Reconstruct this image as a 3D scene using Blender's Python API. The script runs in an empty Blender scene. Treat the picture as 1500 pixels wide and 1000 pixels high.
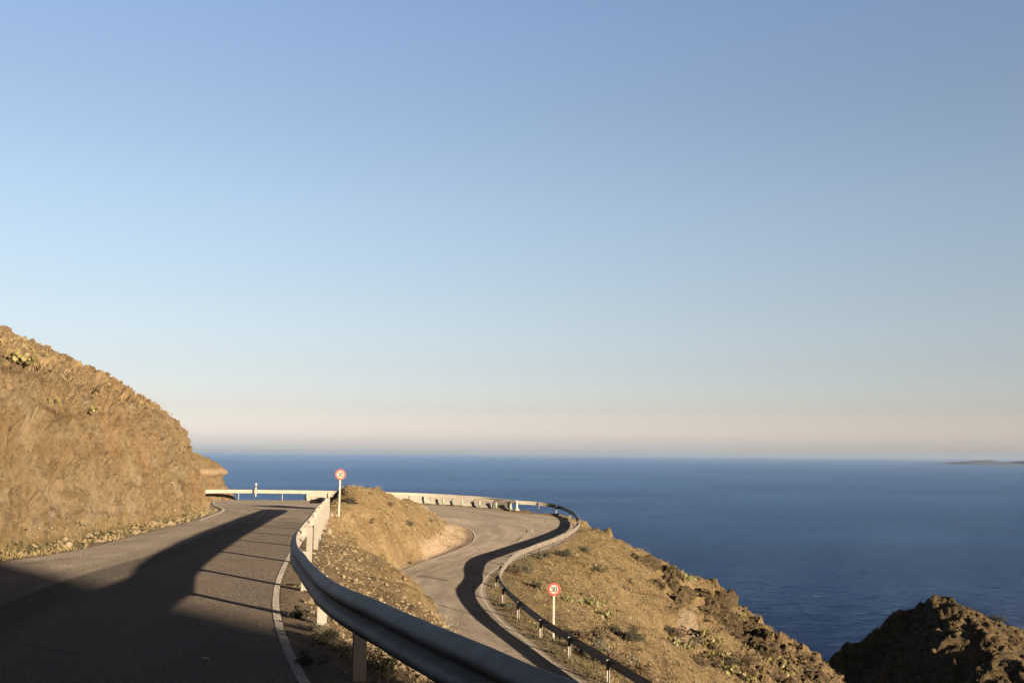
import bpy, math, random
import numpy as np
from mathutils import Matrix, Vector

random.seed(7)
RNG = np.random.default_rng(11)
R = math.radians
scene = bpy.context.scene
COL = scene.collection

# ------------------------------------------------------------------ camera
F_PX = 1458.0                       # focal length in pixels of the 1500 px wide photograph
PITCH, ROLL = math.atan(164 / F_PX), math.atan(11 / 1220)
CF = Vector((0, math.cos(PITCH), math.sin(PITCH)))
_u0, _r0 = Vector((0, -math.sin(PITCH), math.cos(PITCH))), Vector((1, 0, 0))
CR = _r0 * math.cos(ROLL) + _u0 * math.sin(ROLL)
CU = -_r0 * math.sin(ROLL) + _u0 * math.cos(ROLL)
cam_data = bpy.data.cameras.new('camera')
cam = bpy.data.objects.new('camera', cam_data)
COL.objects.link(cam)
cam_data.sensor_width = 36
cam_data.lens = 36 * F_PX / 1500
cam_data.clip_start = 0.05
cam_data.clip_end = 300000
cam.matrix_world = Matrix(((CR.x, CU.x, -CF.x, 0), (CR.y, CU.y, -CF.y, 0), (CR.z, CU.z, -CF.z, 0), (0, 0, 0, 1)))
scene.camera = cam

# ------------------------------------------------------------------ light
SUN_EL, SUN_AZ = R(7.45), R(140)     # azimuth clockwise from +Y: low sun behind the camera, to the right
world = bpy.data.worlds.new('World')
scene.world = world
world.use_nodes = True
wn, wl = world.node_tree.nodes, world.node_tree.links
wn.clear()
sky = wn.new('ShaderNodeTexSky')
sky.sky_type = 'NISHITA'
sky.sun_disc = False
sky.sun_elevation = SUN_EL
sky.sun_rotation = SUN_AZ
sky.altitude = 60
sky.air_density = 1.0
sky.dust_density = 1.0
sky.ozone_density = 1.5
bg = wn.new('ShaderNodeBackground')
bg.inputs['Strength'].default_value = 0.05
wo = wn.new('ShaderNodeOutputWorld')
# the clear evening sky: pale and pinkish near the horizon, deepening upward, darkened overhead to deepen the shade on the ground
geo = wn.new('ShaderNodeTexCoord')
sep = wn.new('ShaderNodeSeparateXYZ')
wl.new(geo.outputs['Generated'], sep.inputs[0])
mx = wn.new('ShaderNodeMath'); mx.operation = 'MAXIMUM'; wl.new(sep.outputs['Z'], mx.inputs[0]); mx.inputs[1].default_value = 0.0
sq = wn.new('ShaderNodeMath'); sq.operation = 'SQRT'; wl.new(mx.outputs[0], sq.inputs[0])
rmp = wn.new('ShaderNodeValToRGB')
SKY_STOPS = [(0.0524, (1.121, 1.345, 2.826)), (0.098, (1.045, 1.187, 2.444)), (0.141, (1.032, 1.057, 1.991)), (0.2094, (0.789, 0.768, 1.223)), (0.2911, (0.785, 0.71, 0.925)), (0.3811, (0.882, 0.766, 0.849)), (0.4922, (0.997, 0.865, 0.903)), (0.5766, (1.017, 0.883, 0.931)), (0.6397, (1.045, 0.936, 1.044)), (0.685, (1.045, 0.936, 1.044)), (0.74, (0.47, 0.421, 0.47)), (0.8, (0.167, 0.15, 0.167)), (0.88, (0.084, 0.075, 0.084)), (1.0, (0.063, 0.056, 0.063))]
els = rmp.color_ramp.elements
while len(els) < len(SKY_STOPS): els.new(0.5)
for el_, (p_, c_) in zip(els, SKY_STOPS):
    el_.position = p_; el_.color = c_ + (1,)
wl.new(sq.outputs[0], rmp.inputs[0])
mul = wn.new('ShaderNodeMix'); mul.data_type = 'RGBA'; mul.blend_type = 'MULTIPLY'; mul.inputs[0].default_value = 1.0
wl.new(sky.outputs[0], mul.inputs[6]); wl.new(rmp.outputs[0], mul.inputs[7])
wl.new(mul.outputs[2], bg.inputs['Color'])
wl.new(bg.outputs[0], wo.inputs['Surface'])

sun_data = bpy.data.lights.new('sun', 'SUN')
sun_data.energy = 5.0
sun_data.angle = R(0.53)
sun_data.color = (1.0, 0.80, 0.56)
sun = bpy.data.objects.new('sun', sun_data)
COL.objects.link(sun)
to_sun = Vector((math.sin(SUN_AZ) * math.cos(SUN_EL), math.cos(SUN_AZ) * math.cos(SUN_EL), math.sin(SUN_EL)))
sun.rotation_euler = to_sun.to_track_quat('Z', 'Y').to_euler()

scene.view_settings.view_transform = 'Standard'
scene.view_settings.look = 'None'
scene.view_settings.gamma = 1
scene.view_settings.exposure = 2.285
scene.view_settings.use_curve_mapping = False
scene.cycles.volume_bounces = 0
scene.cycles.max_bounces = 6

SEA_Z = -62.0

# ------------------------------------------------------------------ helpers
def ray(px, py):
    return CR * ((px - 750) / F_PX) + CU * ((500 - py) / F_PX) + CF

def at_z(px, py, z):                # point of the photograph at a given height
    d = ray(px, py)
    return d * (z / d.z)

def at_y(px, py, y):                # point of the photograph at a given distance
    d = ray(px, py)
    return d * (y / d.y)

def tag(o, label=None, cat=None, group=None, kind=None):
    if label: o['label'] = label
    if cat: o['category'] = cat
    if group: o['group'] = group
    if kind: o['kind'] = kind
    return o

def empty(name, loc, rz=0.0):
    o = bpy.data.objects.new(name, None)
    o.empty_display_size = 0.2
    COL.objects.link(o)
    o.location = loc
    o.rotation_euler = (0, 0, rz)
    return o

def mesh_obj(name, verts, faces, mats, parent=None, smooth=False, mi=None):
    me = bpy.data.meshes.new(name)
    if isinstance(verts, np.ndarray) and isinstance(faces, np.ndarray):
        nv, nf, k = len(verts), len(faces), faces.shape[1]
        me.vertices.add(nv)
        me.vertices.foreach_set('co', verts.astype(np.float32).ravel())
        me.loops.add(nf * k)
        me.loops.foreach_set('vertex_index', faces.astype(np.int32).ravel())
        me.polygons.add(nf)
        me.polygons.foreach_set('loop_start', np.arange(0, nf * k, k, dtype=np.int32))
        me.polygons.foreach_set('loop_total', np.full(nf, k, dtype=np.int32))
        me.update(calc_edges=True)
    else:
        me.from_pydata([tuple(v) for v in verts], [], [tuple(f) for f in faces])
        me.update()
    for m in (mats if isinstance(mats, (list, tuple)) else [mats]):
        me.materials.append(m)
    if mi is not None:
        me.polygons.foreach_set('material_index', np.asarray(mi, dtype=np.int32))
    if smooth:
        me.polygons.foreach_set('use_smooth', np.ones(len(me.polygons), dtype=bool))
    o = bpy.data.objects.new(name, me)
    COL.objects.link(o)
    if parent: o.parent = parent
    return o

def attr(o, name, values):
    a = o.data.attributes.new(name, 'FLOAT', 'POINT')
    a.data.foreach_set('value', np.asarray(values, dtype=np.float32))

class MB:                           # collects simple shapes into one mesh
    def __init__(s): s.v, s.f, s.m = [], [], []
    def add(s, vs, fs, mi=0):
        n = len(s.v)
        s.v += [tuple(v) for v in vs]
        s.f += [tuple(i + n for i in f) for f in fs]
        s.m += [mi] * len(fs)
    def box(s, c, size, rz=0.0, mi=0, taper=1.0):
        x, y, z = size[0] / 2, size[1] / 2, size[2] / 2
        ca, sa = math.cos(rz), math.sin(rz)
        vs = []
        for dz, k in ((-z, 1), (z, taper)):
            for dx, dy in ((-x, -y), (x, -y), (x, y), (-x, y)):
                dx, dy = dx * k, dy * k
                vs.append((c[0] + dx * ca - dy * sa, c[1] + dx * sa + dy * ca, c[2] + dz))
        s.add(vs, [(3, 2, 1, 0), (4, 5, 6, 7), (0, 1, 5, 4), (1, 2, 6, 5), (2, 3, 7, 6), (3, 0, 4, 7)], mi)
    def lathe(s, prof, n=16, c=(0, 0, 0), mi=0, cap=True):
        vs, fs = [], []
        for r, z in prof:
            for k in range(n):
                a = 2 * math.pi * k / n
                vs.append((c[0] + r * math.cos(a), c[1] + r * math.sin(a), c[2] + z))
        for i in range(len(prof) - 1):
            for k in range(n):
                fs.append((i * n + k, i * n + (k + 1) % n, (i + 1) * n + (k + 1) % n, (i + 1) * n + k))
        if cap:
            fs.append(tuple(range(n - 1, -1, -1)))
            fs.append(tuple(range((len(prof) - 1) * n, len(prof) * n)))
        s.add(vs, fs, mi)
    def build(s, name, mats, parent=None, smooth=False):
        return mesh_obj(name, s.v, s.f, mats, parent, smooth, s.m)

def catmull(pts, n):                # n samples per span through the points
    P = np.asarray(pts, float)
    P = np.vstack([2 * P[0] - P[1], P, 2 * P[-1] - P[-2]])
    out = []
    t = np.linspace(0, 1, n, endpoint=False)[:, None]
    for i in range(1, len(P) - 2):
        a, b, c, d = P[i - 1], P[i], P[i + 1], P[i + 2]
        out.append(0.5 * (2 * b + (c - a) * t + (2 * a - 5 * b + 4 * c - d) * t ** 2 + (3 * b - a - 3 * c + d) * t ** 3))
    out.append(P[-2][None])
    return np.vstack(out)

def resample(P, step):
    d = np.r_[0, np.cumsum(np.linalg.norm(np.diff(P, axis=0), axis=1))]
    n = max(2, int(round(d[-1] / step)) + 1)
    s = np.linspace(0, d[-1], n)
    return np.stack([np.interp(s, d, P[:, k]) for k in range(P.shape[1])], 1)

# numpy gradient noise
_perm = np.random.default_rng(5).permutation(256)
_perm = np.r_[_perm, _perm, _perm]
_grad = np.random.default_rng(6).normal(size=(256, 3))
_grad /= np.linalg.norm(_grad, axis=1)[:, None]
def perlin(p):
    i = np.floor(p).astype(np.int64)
    f = p - i
    i &= 255
    u = f * f * f * (f * (f * 6 - 15) + 10)
    res = 0
    for dx in (0, 1):
        for dy in (0, 1):
            for dz in (0, 1):
                h = _perm[_perm[_perm[(i[:, 0] + dx) & 255] + ((i[:, 1] + dy) & 255)] + ((i[:, 2] + dz) & 255)]
                g = _grad[h]
                w = (u[:, 0] if dx else 1 - u[:, 0]) * (u[:, 1] if dy else 1 - u[:, 1]) * (u[:, 2] if dz else 1 - u[:, 2])
                res = res + w * (g[:, 0] * (f[:, 0] - dx) + g[:, 1] * (f[:, 1] - dy) + g[:, 2] * (f[:, 2] - dz))
    return res * 1.5
def fbm(p, octv=4, gain=0.5, ridged=False):
    a, s, tot = 1.0, 0, 0
    for k in range(octv):
        n = perlin(p * 2.03 ** k + 17.3 * k)
        if ridged: n = 1 - 2.2 * np.abs(n)
        s = s + a * n
        tot += a
        a *= gain
    return s / tot
def facets(p, seed=0, tilt=0.5):
    """broken-rock relief: every Voronoi cell is a tilted plane of its own depth, with a crack around it"""
    tab = np.random.default_rng(100 + seed).uniform(-0.5, 0.5, (256, 7))
    i = np.floor(p).astype(np.int64); f = p - i
    f1 = np.full(len(p), 9.0); f2 = np.full(len(p), 9.0); val = np.zeros(len(p))
    for dx in (-1, 0, 1):
        for dy in (-1, 0, 1):
            for dz in (-1, 0, 1):
                h = _perm[_perm[_perm[(i[:, 0] + dx) & 255] + ((i[:, 1] + dy) & 255)] + ((i[:, 2] + dz) & 255)]
                t = tab[h]
                r = np.array((dx, dy, dz)) + 0.5 + t[:, :3] * 0.95 - f
                d = np.sqrt((r * r).sum(1))
                v = t[:, 6] - tilt * 4 * (r * t[:, 3:6]).sum(1)
                near = d < f1
                f2 = np.where(near, f1, np.minimum(f2, d))
                val = np.where(near, v, val); f1 = np.where(near, d, f1)
    return val - 0.35 * (1 - smooth01(f2 - f1, 0.0, 0.14))
def smooth01(x, a, b):
    t = np.clip((x - a) / (b - a), 0, 1)
    return t * t * (3 - 2 * t)

# ------------------------------------------------------------------ materials
def new_mat(name):
    m = bpy.data.materials.new(name)
    m.use_nodes = True
    nt = m.node_tree
    return m, nt.nodes, nt.links, nt.nodes['Principled BSDF']

class NT:                           # terse node building
    def __init__(s, name):
        s.m, s.n, s.l, s.b = new_mat(name)
        s.obj = s.n.new('ShaderNodeTexCoord').outputs['Object']
    def put(s, sock, v):
        if isinstance(v, (int, float)): sock.default_value = v
        elif isinstance(v, (tuple, list)): sock.default_value = tuple(v) + ((1,) if len(v) == 3 and sock.type == 'RGBA' else ())
        else: s.l.new(v, sock)
    def noise(s, scale, detail=6, rough=0.55, vec=None, dist=0.0, kind='FBM'):
        t = s.n.new('ShaderNodeTexNoise')
        t.noise_type = kind
        t.inputs['Scale'].default_value = scale
        t.inputs['Detail'].default_value = detail
        t.inputs['Roughness'].default_value = rough
        t.inputs['Distortion'].default_value = dist
        s.l.new(vec or s.obj, t.inputs['Vector'])
        return t.outputs['Fac']
    def voro(s, scale, feature='F1', vec=None, out='Distance', rnd=1.0):
        t = s.n.new('ShaderNodeTexVoronoi')
        t.feature = feature
        t.inputs['Scale'].default_value = scale
        t.inputs['Randomness'].default_value = rnd
        s.l.new(vec or s.obj, t.inputs['Vector'])
        return t.outputs[out]
    def mapping(s, scale=(1, 1, 1), rot=(0, 0, 0), vec=None):
        t = s.n.new('ShaderNodeMapping')
        t.inputs['Scale'].default_value = scale
        t.inputs['Rotation'].default_value = rot
        s.l.new(vec or s.obj, t.inputs['Vector'])
        return t.outputs[0]
    def ramp(s, fac, stops):
        t = s.n.new('ShaderNodeValToRGB')
        e = t.color_ramp.elements
        while len(e) < len(stops): e.new(0.5)
        for el, (p, c) in zip(e, stops):
            el.position = p
            el.color = (c, c, c, 1) if isinstance(c, (int, float)) else tuple(c) + (1,)
        s.l.new(fac, t.inputs[0])
        return t.outputs[0]
    def mix(s, fac, a, b, mode='MIX'):
        t = s.n.new('ShaderNodeMix')
        t.data_type = 'RGBA'
        t.blend_type = mode
        s.put(t.inputs[0], fac); s.put(t.inputs[6], a); s.put(t.inputs[7], b)
        return t.outputs[2]
    def math(s, op, a, b=0.0, c=None):
        t = s.n.new('ShaderNodeMath')
        t.operation = op
        s.put(t.inputs[0], a); s.put(t.inputs[1], b)
        if c is not None: s.put(t.inputs[2], c)
        return t.outputs[0]
    def attr(s, name, out='Fac'):
        t = s.n.new('ShaderNodeAttribute')
        t.attribute_name = name
        return t.outputs[out]
    def bump(s, h, strength, dist, prev=None):
        t = s.n.new('ShaderNodeBump')
        t.inputs['Strength'].default_value = strength
        t.inputs['Distance'].default_value = dist
        s.l.new(h, t.inputs['Height'])
        if prev is not None: s.l.new(prev, t.inputs['Normal'])
        return t.outputs[0]
    def tilt(s, amount, scale, prev=None):
        """grains too small to see: facets tilted at random, whatever the distance"""
        w = s.n.new('ShaderNodeTexNoise'); w.inputs['Scale'].default_value = scale; w.inputs['Detail'].default_value = 2
        s.l.new(s.obj, w.inputs['Vector'])
        a = s.n.new('ShaderNodeVectorMath'); a.operation = 'SUBTRACT'; s.l.new(w.outputs['Color'], a.inputs[0]); a.inputs[1].default_value = (0.5, 0.5, 0.5)
        k = s.n.new('ShaderNodeVectorMath'); k.operation = 'SCALE'; s.l.new(a.outputs[0], k.inputs[0]); k.inputs['Scale'].default_value = amount
        if prev is None:
            prev = s.n.new('ShaderNodeNewGeometry').outputs['Normal']
        p = s.n.new('ShaderNodeVectorMath'); p.operation = 'ADD'; s.l.new(prev, p.inputs[0]); s.l.new(k.outputs[0], p.inputs[1])
        q = s.n.new('ShaderNodeVectorMath'); q.operation = 'NORMALIZE'; s.l.new(p.outputs[0], q.inputs[0])
        return q.outputs[0]
    def done(s, col, rough=0.9, normal=None, metal=0.0, spec=None):
        if rough if isinstance(rough, float) and rough >= 0.85 else False:
            if 'Diffuse Roughness' in s.b.inputs: s.b.inputs['Diffuse Roughness'].default_value = 0.9
        s.put(s.b.inputs['Base Color'], col)
        s.put(s.b.inputs['Roughness'], rough)
        s.put(s.b.inputs['Metallic'], metal)
        if spec is not None: s.put(s.b.inputs['Specular IOR Level'], spec)
        if normal is not None: s.l.new(normal, s.b.inputs['Normal'])
        return s.m

def mat_terrain():
    t = NT('dry_hillside')
    big, mid, fine = t.noise(0.22, 5, 0.6), t.noise(1.1, 8, 0.65, dist=0.4), t.noise(7, 8, 0.7)
    strat = t.noise(1.0, 7, 0.62, vec=t.mapping((0.55, 0.35, 2.4), (0.5, -0.35, 0.2)), dist=0.8)
    soil = t.ramp(mid, [(0.28, (0.060, 0.041, 0.020)), (0.46, (0.111, 0.077, 0.039)), (0.60, (0.134, 0.099, 0.053)), (0.78, (0.156, 0.120, 0.073))])
    soil = t.mix(t.math('MULTIPLY', t.ramp(fine, [(0.40, 1.0), (0.58, 0.0)]), 0.55), soil, (0.051, 0.034, 0.018))
    soil = t.mix(t.ramp(t.noise(16, 4, 0.6), [(0.60, 0.0), (0.70, 0.7)]), soil, (0.168, 0.139, 0.094))
    rock = t.ramp(strat, [(0.25, (0.041, 0.028, 0.016)), (0.42, (0.074, 0.052, 0.029)), (0.56, (0.095, 0.071, 0.042)), (0.72, (0.105, 0.086, 0.057))])
    rock = t.mix(t.ramp(big, [(0.42, 0.0), (0.62, 0.65)]), rock, (0.096, 0.065, 0.033))
    rock = t.mix(t.math('MULTIPLY', t.ramp(fine, [(0.36, 1.0), (0.52, 0.0)]), 0.6), rock, (0.027, 0.018, 0.011))
    rock = t.mix(t.ramp(t.noise(0.9, 4, 0.5, dist=1.0), [(0.66, 0.0), (0.72, 0.5)]), rock, (0.108, 0.100, 0.087))
    crk = t.ramp(t.voro(1.7, 'DISTANCE_TO_EDGE', vec=t.mapping((1.0, 0.8, 1.9), (0.5, -0.4, 0.3), vec=None)), [(0.0, 1.0), (0.045, 0.0)])
    crk = t.math('MULTIPLY', crk, t.ramp(t.noise(0.8, 4, 0.6), [(0.48, 0.0), (0.60, 0.6)]))
    rock = t.mix(crk, rock, (0.030, 0.019, 0.009))
    rock = t.mix(t.ramp(t.noise(0.35, 4, 0.5, dist=0.5), [(0.50, 0.0), (0.66, 0.55)]), rock, (0.123, 0.097, 0.065))
    rock = t.mix(t.ramp(t.voro(9.0, out='Distance'), [(0.10, 0.8), (0.17, 0.0)]), rock, (0.034, 0.022, 0.011))
    blot = t.noise(0.55, 6, 0.68, dist=1.2)
    rock = t.mix(t.ramp(blot, [(0.30, 0.75), (0.44, 0.0)]), rock, (0.038, 0.024, 0.011))
    rock = t.mix(t.ramp(t.noise(0.18, 3, 0.5), [(0.52, 0.0), (0.62, 0.35)]), rock, (0.113, 0.069, 0.030))
    col = t.mix(t.attr('rock'), soil, rock)
    green = t.mix(t.noise(9, 4), (0.026, 0.026, 0.007), (0.063, 0.050, 0.019))
    gm = t.math('MULTIPLY', t.attr('grass'), t.ramp(t.noise(2.3, 6, 0.7), [(0.42, 0.0), (0.58, 1.0)]))
    col = t.mix(gm, col, green)
    col = t.mix(t.attr('gravel'), col, t.mix(t.noise(22, 5, 0.7), (0.125, 0.092, 0.061), (0.199, 0.158, 0.115)))
    col = t.mix(t.math('MULTIPLY', t.attr('dark'), t.ramp(mid, [(0.35, 1.0), (0.6, 0.35)])), col, (0.022, 0.015, 0.007))
    h = t.math('ADD', t.math('MULTIPLY', t.noise(3.2, 9, 0.72, kind='FBM'), 1.0), t.math('MULTIPLY', t.voro(5.5), 0.30))
    n = t.bump(h, 1.0, 0.26)
    n = t.bump(t.math('ADD', t.noise(28, 5, 0.7), t.voro(40)), 0.5, 0.02, n)
    return t.done(col, 0.95, n, spec=0.15)

def mat_asphalt():
    t = NT('worn_asphalt')
    u, v = t.attr('along'), t.attr('across')          # metres along the road, 0..1 from outer to inner edge
    comb = t.n.new('ShaderNodeCombineXYZ')
    t.l.new(t.math('MULTIPLY', u, 0.25), comb.inputs[0]); t.l.new(t.math('MULTIPLY', v, 7.0), comb.inputs[1])
    streak = t.noise(1.0, 6, 0.6, vec=comb.outputs[0])
    base = t.ramp(t.noise(0.5, 6, 0.6), [(0.3, (0.099, 0.082, 0.066)), (0.7, (0.142, 0.121, 0.099))])
    base = t.mix(t.ramp(streak, [(0.40, 0.8), (0.58, 0.0)]), base, (0.074, 0.061, 0.049))
    edge = t.math('ADD', v, t.math('MULTIPLY', t.math('SUBTRACT', streak, 0.5), 0.06))
    # the newer, darker lane and the black repair seam run down the first straight only
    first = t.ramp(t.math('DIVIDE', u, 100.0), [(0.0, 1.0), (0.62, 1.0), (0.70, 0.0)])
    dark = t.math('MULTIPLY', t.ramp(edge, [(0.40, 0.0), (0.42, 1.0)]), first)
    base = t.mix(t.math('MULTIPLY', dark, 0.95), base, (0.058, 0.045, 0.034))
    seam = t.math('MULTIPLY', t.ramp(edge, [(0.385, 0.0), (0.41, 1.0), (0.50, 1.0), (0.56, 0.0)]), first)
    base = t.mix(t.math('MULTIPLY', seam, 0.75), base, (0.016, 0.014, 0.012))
    # tar stains, cracks, aggregate
    base = t.mix(t.ramp(t.noise(0.85, 5, 0.7, dist=0.6), [(0.62, 0.0), (0.70, 0.6)]), base, (0.046, 0.038, 0.030))
    crack = t.ramp(t.voro(0.42, 'DISTANCE_TO_EDGE', vec=None), [(0.0, 1.0), (0.02, 0.0)])
    crack = t.math('MULTIPLY', crack, t.ramp(t.noise(0.25, 3), [(0.44, 0.0), (0.54, 0.9)]))
    base = t.mix(crack, base, (0.023, 0.019, 0.015))
    agg = t.voro(70, out='Color')
    base = t.mix(0.16, base, t.mix(agg, (0.036, 0.031, 0.026), (0.210, 0.188, 0.160)))
    base = t.mix(t.ramp(t.noise(38, 2, 0.5), [(0.74, 0.0), (0.78, 0.6)]), base, (0.227, 0.211, 0.182))
    n = t.bump(t.math('ADD', t.noise(60, 4, 0.7), t.math('MULTIPLY', t.noise(2.5, 4), 1.5)), 0.5, 0.012)
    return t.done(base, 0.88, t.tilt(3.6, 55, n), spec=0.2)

def mat_paint_line():
    t = NT('worn_white_line')
    wear = t.ramp(t.noise(6, 8, 0.75), [(0.38, 1.0), (0.60, 0.0)])
    col = t.mix(t.math('MULTIPLY', wear, 0.7), (0.224, 0.206, 0.176), (0.098, 0.085, 0.069))
    col = t.mix(t.ramp(t.noise(30, 4, 0.7), [(0.5, 0.0), (0.7, 0.5)]), col, (0.112, 0.098, 0.082))
    return t.done(col, 0.85, t.tilt(3.2, 60))

def mat_galv(name, col, dirt, rough=0.42, metal=0.55):
    t = NT(name)
    c = t.mix(t.ramp(t.noise(2.2, 7, 0.7), [(0.40, 0.0), (0.66, 1.0)]), col, dirt)
    c = t.mix(t.ramp(t.noise(22, 5, 0.7), [(0.60, 0.0), (0.72, 0.55)]), c, tuple(x * 0.45 for x in dirt))
    r = t.math('ADD', t.math('MULTIPLY', t.noise(9, 5, 0.6), 0.25), rough - 0.1)
    return t.done(c, r, t.bump(t.noise(5, 6, 0.6), 0.15, 0.01), metal)

def mat_simple(name, a, b, scale=8, rough=0.8, bump=0.3, dist=0.01, spec=None, metal=0.0):
    t = NT(name)
    c = t.mix(t.ramp(t.noise(scale, 6, 0.65), [(0.35, 0.0), (0.65, 1.0)]), a, b)
    return t.done(c, rough, t.bump(t.noise(scale * 3, 5, 0.65), bump, dist), metal, spec)

def mat_sea():
    t = NT('sea_water')
    m1 = t.mapping((0.55, 1.0, 1), (0, 0, R(14)))
    w1 = t.noise(0.13, 6, 0.62, vec=m1, dist=0.5)
    w2 = t.noise(0.35, 5, 0.6, vec=m1)
    patch = t.noise(0.0035, 5, 0.6, vec=t.mapping((0.4, 1.0, 1)))
    col = t.mix(t.ramp(patch, [(0.4, 0.0), (0.62, 1.0)]), (0.001, 0.012, 0.058), (0.002, 0.016, 0.074))
    n = t.bump(w1, 1.0, 5.0)
    n = t.bump(w2, 1.0, 2.4, n)
    n = t.tilt(0.22, 0.6, n)
    dif, gls, fr, mx = (t.n.new('ShaderNode' + k) for k in ('BsdfDiffuse', 'BsdfGlossy', 'Fresnel', 'MixShader'))
    t.l.new(col, dif.inputs['Color'])
    gls.inputs['Color'].default_value = (0.36, 0.575, 0.86, 1)
    gls.inputs['Roughness'].default_value = 0.12
    fr.inputs['IOR'].default_value = 1.33
    fr2 = t.n.new('ShaderNodeFresnel'); fr2.inputs['IOR'].default_value = 1.33
    for k in (gls, fr): t.l.new(n, k.inputs['Normal'])
    chop = t.math('MULTIPLY', t.math('ADD', t.ramp(t.noise(0.16, 4, 0.6, vec=m1, dist=0.8), [(0.36, 0.55), (0.62, 1.3)]), t.ramp(t.noise(0.5, 3, 0.6, vec=m1), [(0.36, 0.5), (0.64, 1.3)])), 0.53)
    chop = t.math('MULTIPLY', chop, t.ramp(patch, [(0.38, 0.86), (0.62, 1.14)]))
    fac = t.math('MULTIPLY', t.math('POWER', fr2.outputs[0], 1.7), t.math('ADD', t.math('MULTIPLY', fr.outputs[0], 1.55), 0.44))
    t.l.new(t.math('MULTIPLY', fac, chop), mx.inputs[0]); t.l.new(dif.outputs[0], mx.inputs[1]); t.l.new(gls.outputs[0], mx.inputs[2])
    t.l.new(mx.outputs[0], t.n['Material Output'].inputs['Surface'])
    t.n.remove(t.b)
    return t.m

M = {}
M['terrain'] = mat_terrain()
M['asphalt'] = mat_asphalt()
M['line'] = mat_paint_line()
M['steel'] = mat_galv('galvanised_steel', (0.31, 0.265, 0.215), (0.19, 0.155, 0.120), 0.6, 0.04)
M['steel_dark'] = mat_galv('brown_steel', (0.152, 0.135, 0.110), (0.093, 0.076, 0.059), 0.55, 0.12)  # darker, browner tone than the other rails
M['post'] = mat_galv('galvanised_post', (0.115, 0.106, 0.091), (0.084, 0.072, 0.056), 0.6, 0.08)
M['rail_pale'] = mat_galv('pale_cream_rail', (0.227, 0.207, 0.173), (0.177, 0.152, 0.118), 0.6, 0.05)  # paler tone than the lower rail
M['bolt'] = mat_simple('dark_bolt', (0.04, 0.038, 0.036), (0.09, 0.07, 0.05), 30, 0.6, metal=0.4)
M['concrete'] = mat_simple('barrier_concrete', (0.141, 0.126, 0.106), (0.184, 0.169, 0.141), 3, 0.9)
M['concrete_grey'] = mat_simple('grey_barrier_concrete', (0.094, 0.086, 0.078), (0.122, 0.112, 0.101), 3, 0.9)
M['white'] = mat_simple('white_paint', (0.227, 0.214, 0.184), (0.188, 0.172, 0.145), 6, 0.55, 0.1)
M['green'] = mat_simple('green_plastic', (0.007, 0.068, 0.036), (0.009, 0.050, 0.029), 6, 0.5, 0.1)
M['red'] = mat_simple('red_sign_paint', (0.194, 0.019, 0.017), (0.168, 0.017, 0.015), 6, 0.45, 0.05)
M['black'] = mat_simple('black_paint', (0.02, 0.02, 0.02), (0.035, 0.033, 0.03), 6, 0.5, 0.05)
M['stone'] = mat_simple('field_stone', (0.080, 0.060, 0.036), (0.139, 0.114, 0.077), 5, 0.95, 0.6, 0.03, 0.15)
M['pale_stone'] = mat_simple('pale_stone', (0.099, 0.079, 0.053), (0.158, 0.128, 0.089), 5, 0.95, 0.6, 0.03, 0.15)
M['dark_stone'] = mat_simple('dark_lichen_stone', (0.018, 0.014, 0.007), (0.058, 0.041, 0.022), 2.5, 0.95, 0.8, 0.08, 0.15)
M['dry_grass'] = mat_simple('dry_grass', (0.101, 0.073, 0.029), (0.139, 0.106, 0.051), 3, 0.9, 0.0)
M['green_grass'] = mat_simple('green_grass', (0.024, 0.022, 0.007), (0.062, 0.047, 0.017), 3, 0.9, 0.0)
M['cactus'] = mat_simple('prickly_pear_pad', (0.049, 0.053, 0.015), (0.088, 0.081, 0.026), 4, 0.7, 0.2)
M['shrub_dark'] = mat_simple('dark_shrub_leaf', (0.011, 0.012, 0.004), (0.025, 0.021, 0.008), 5, 0.9, 0.0)
M['shrub_grey'] = mat_simple('grey_green_leaf', (0.031, 0.031, 0.019), (0.056, 0.049, 0.031), 5, 0.9, 0.0)
M['shrub_brown'] = mat_simple('dry_brush_leaf', (0.039, 0.023, 0.009), (0.068, 0.045, 0.020), 5, 0.9, 0.0)
M['twig'] = mat_simple('twig', (0.025, 0.018, 0.010), (0.036, 0.028, 0.018), 9, 0.9)
M['sea'] = mat_sea()

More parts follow.
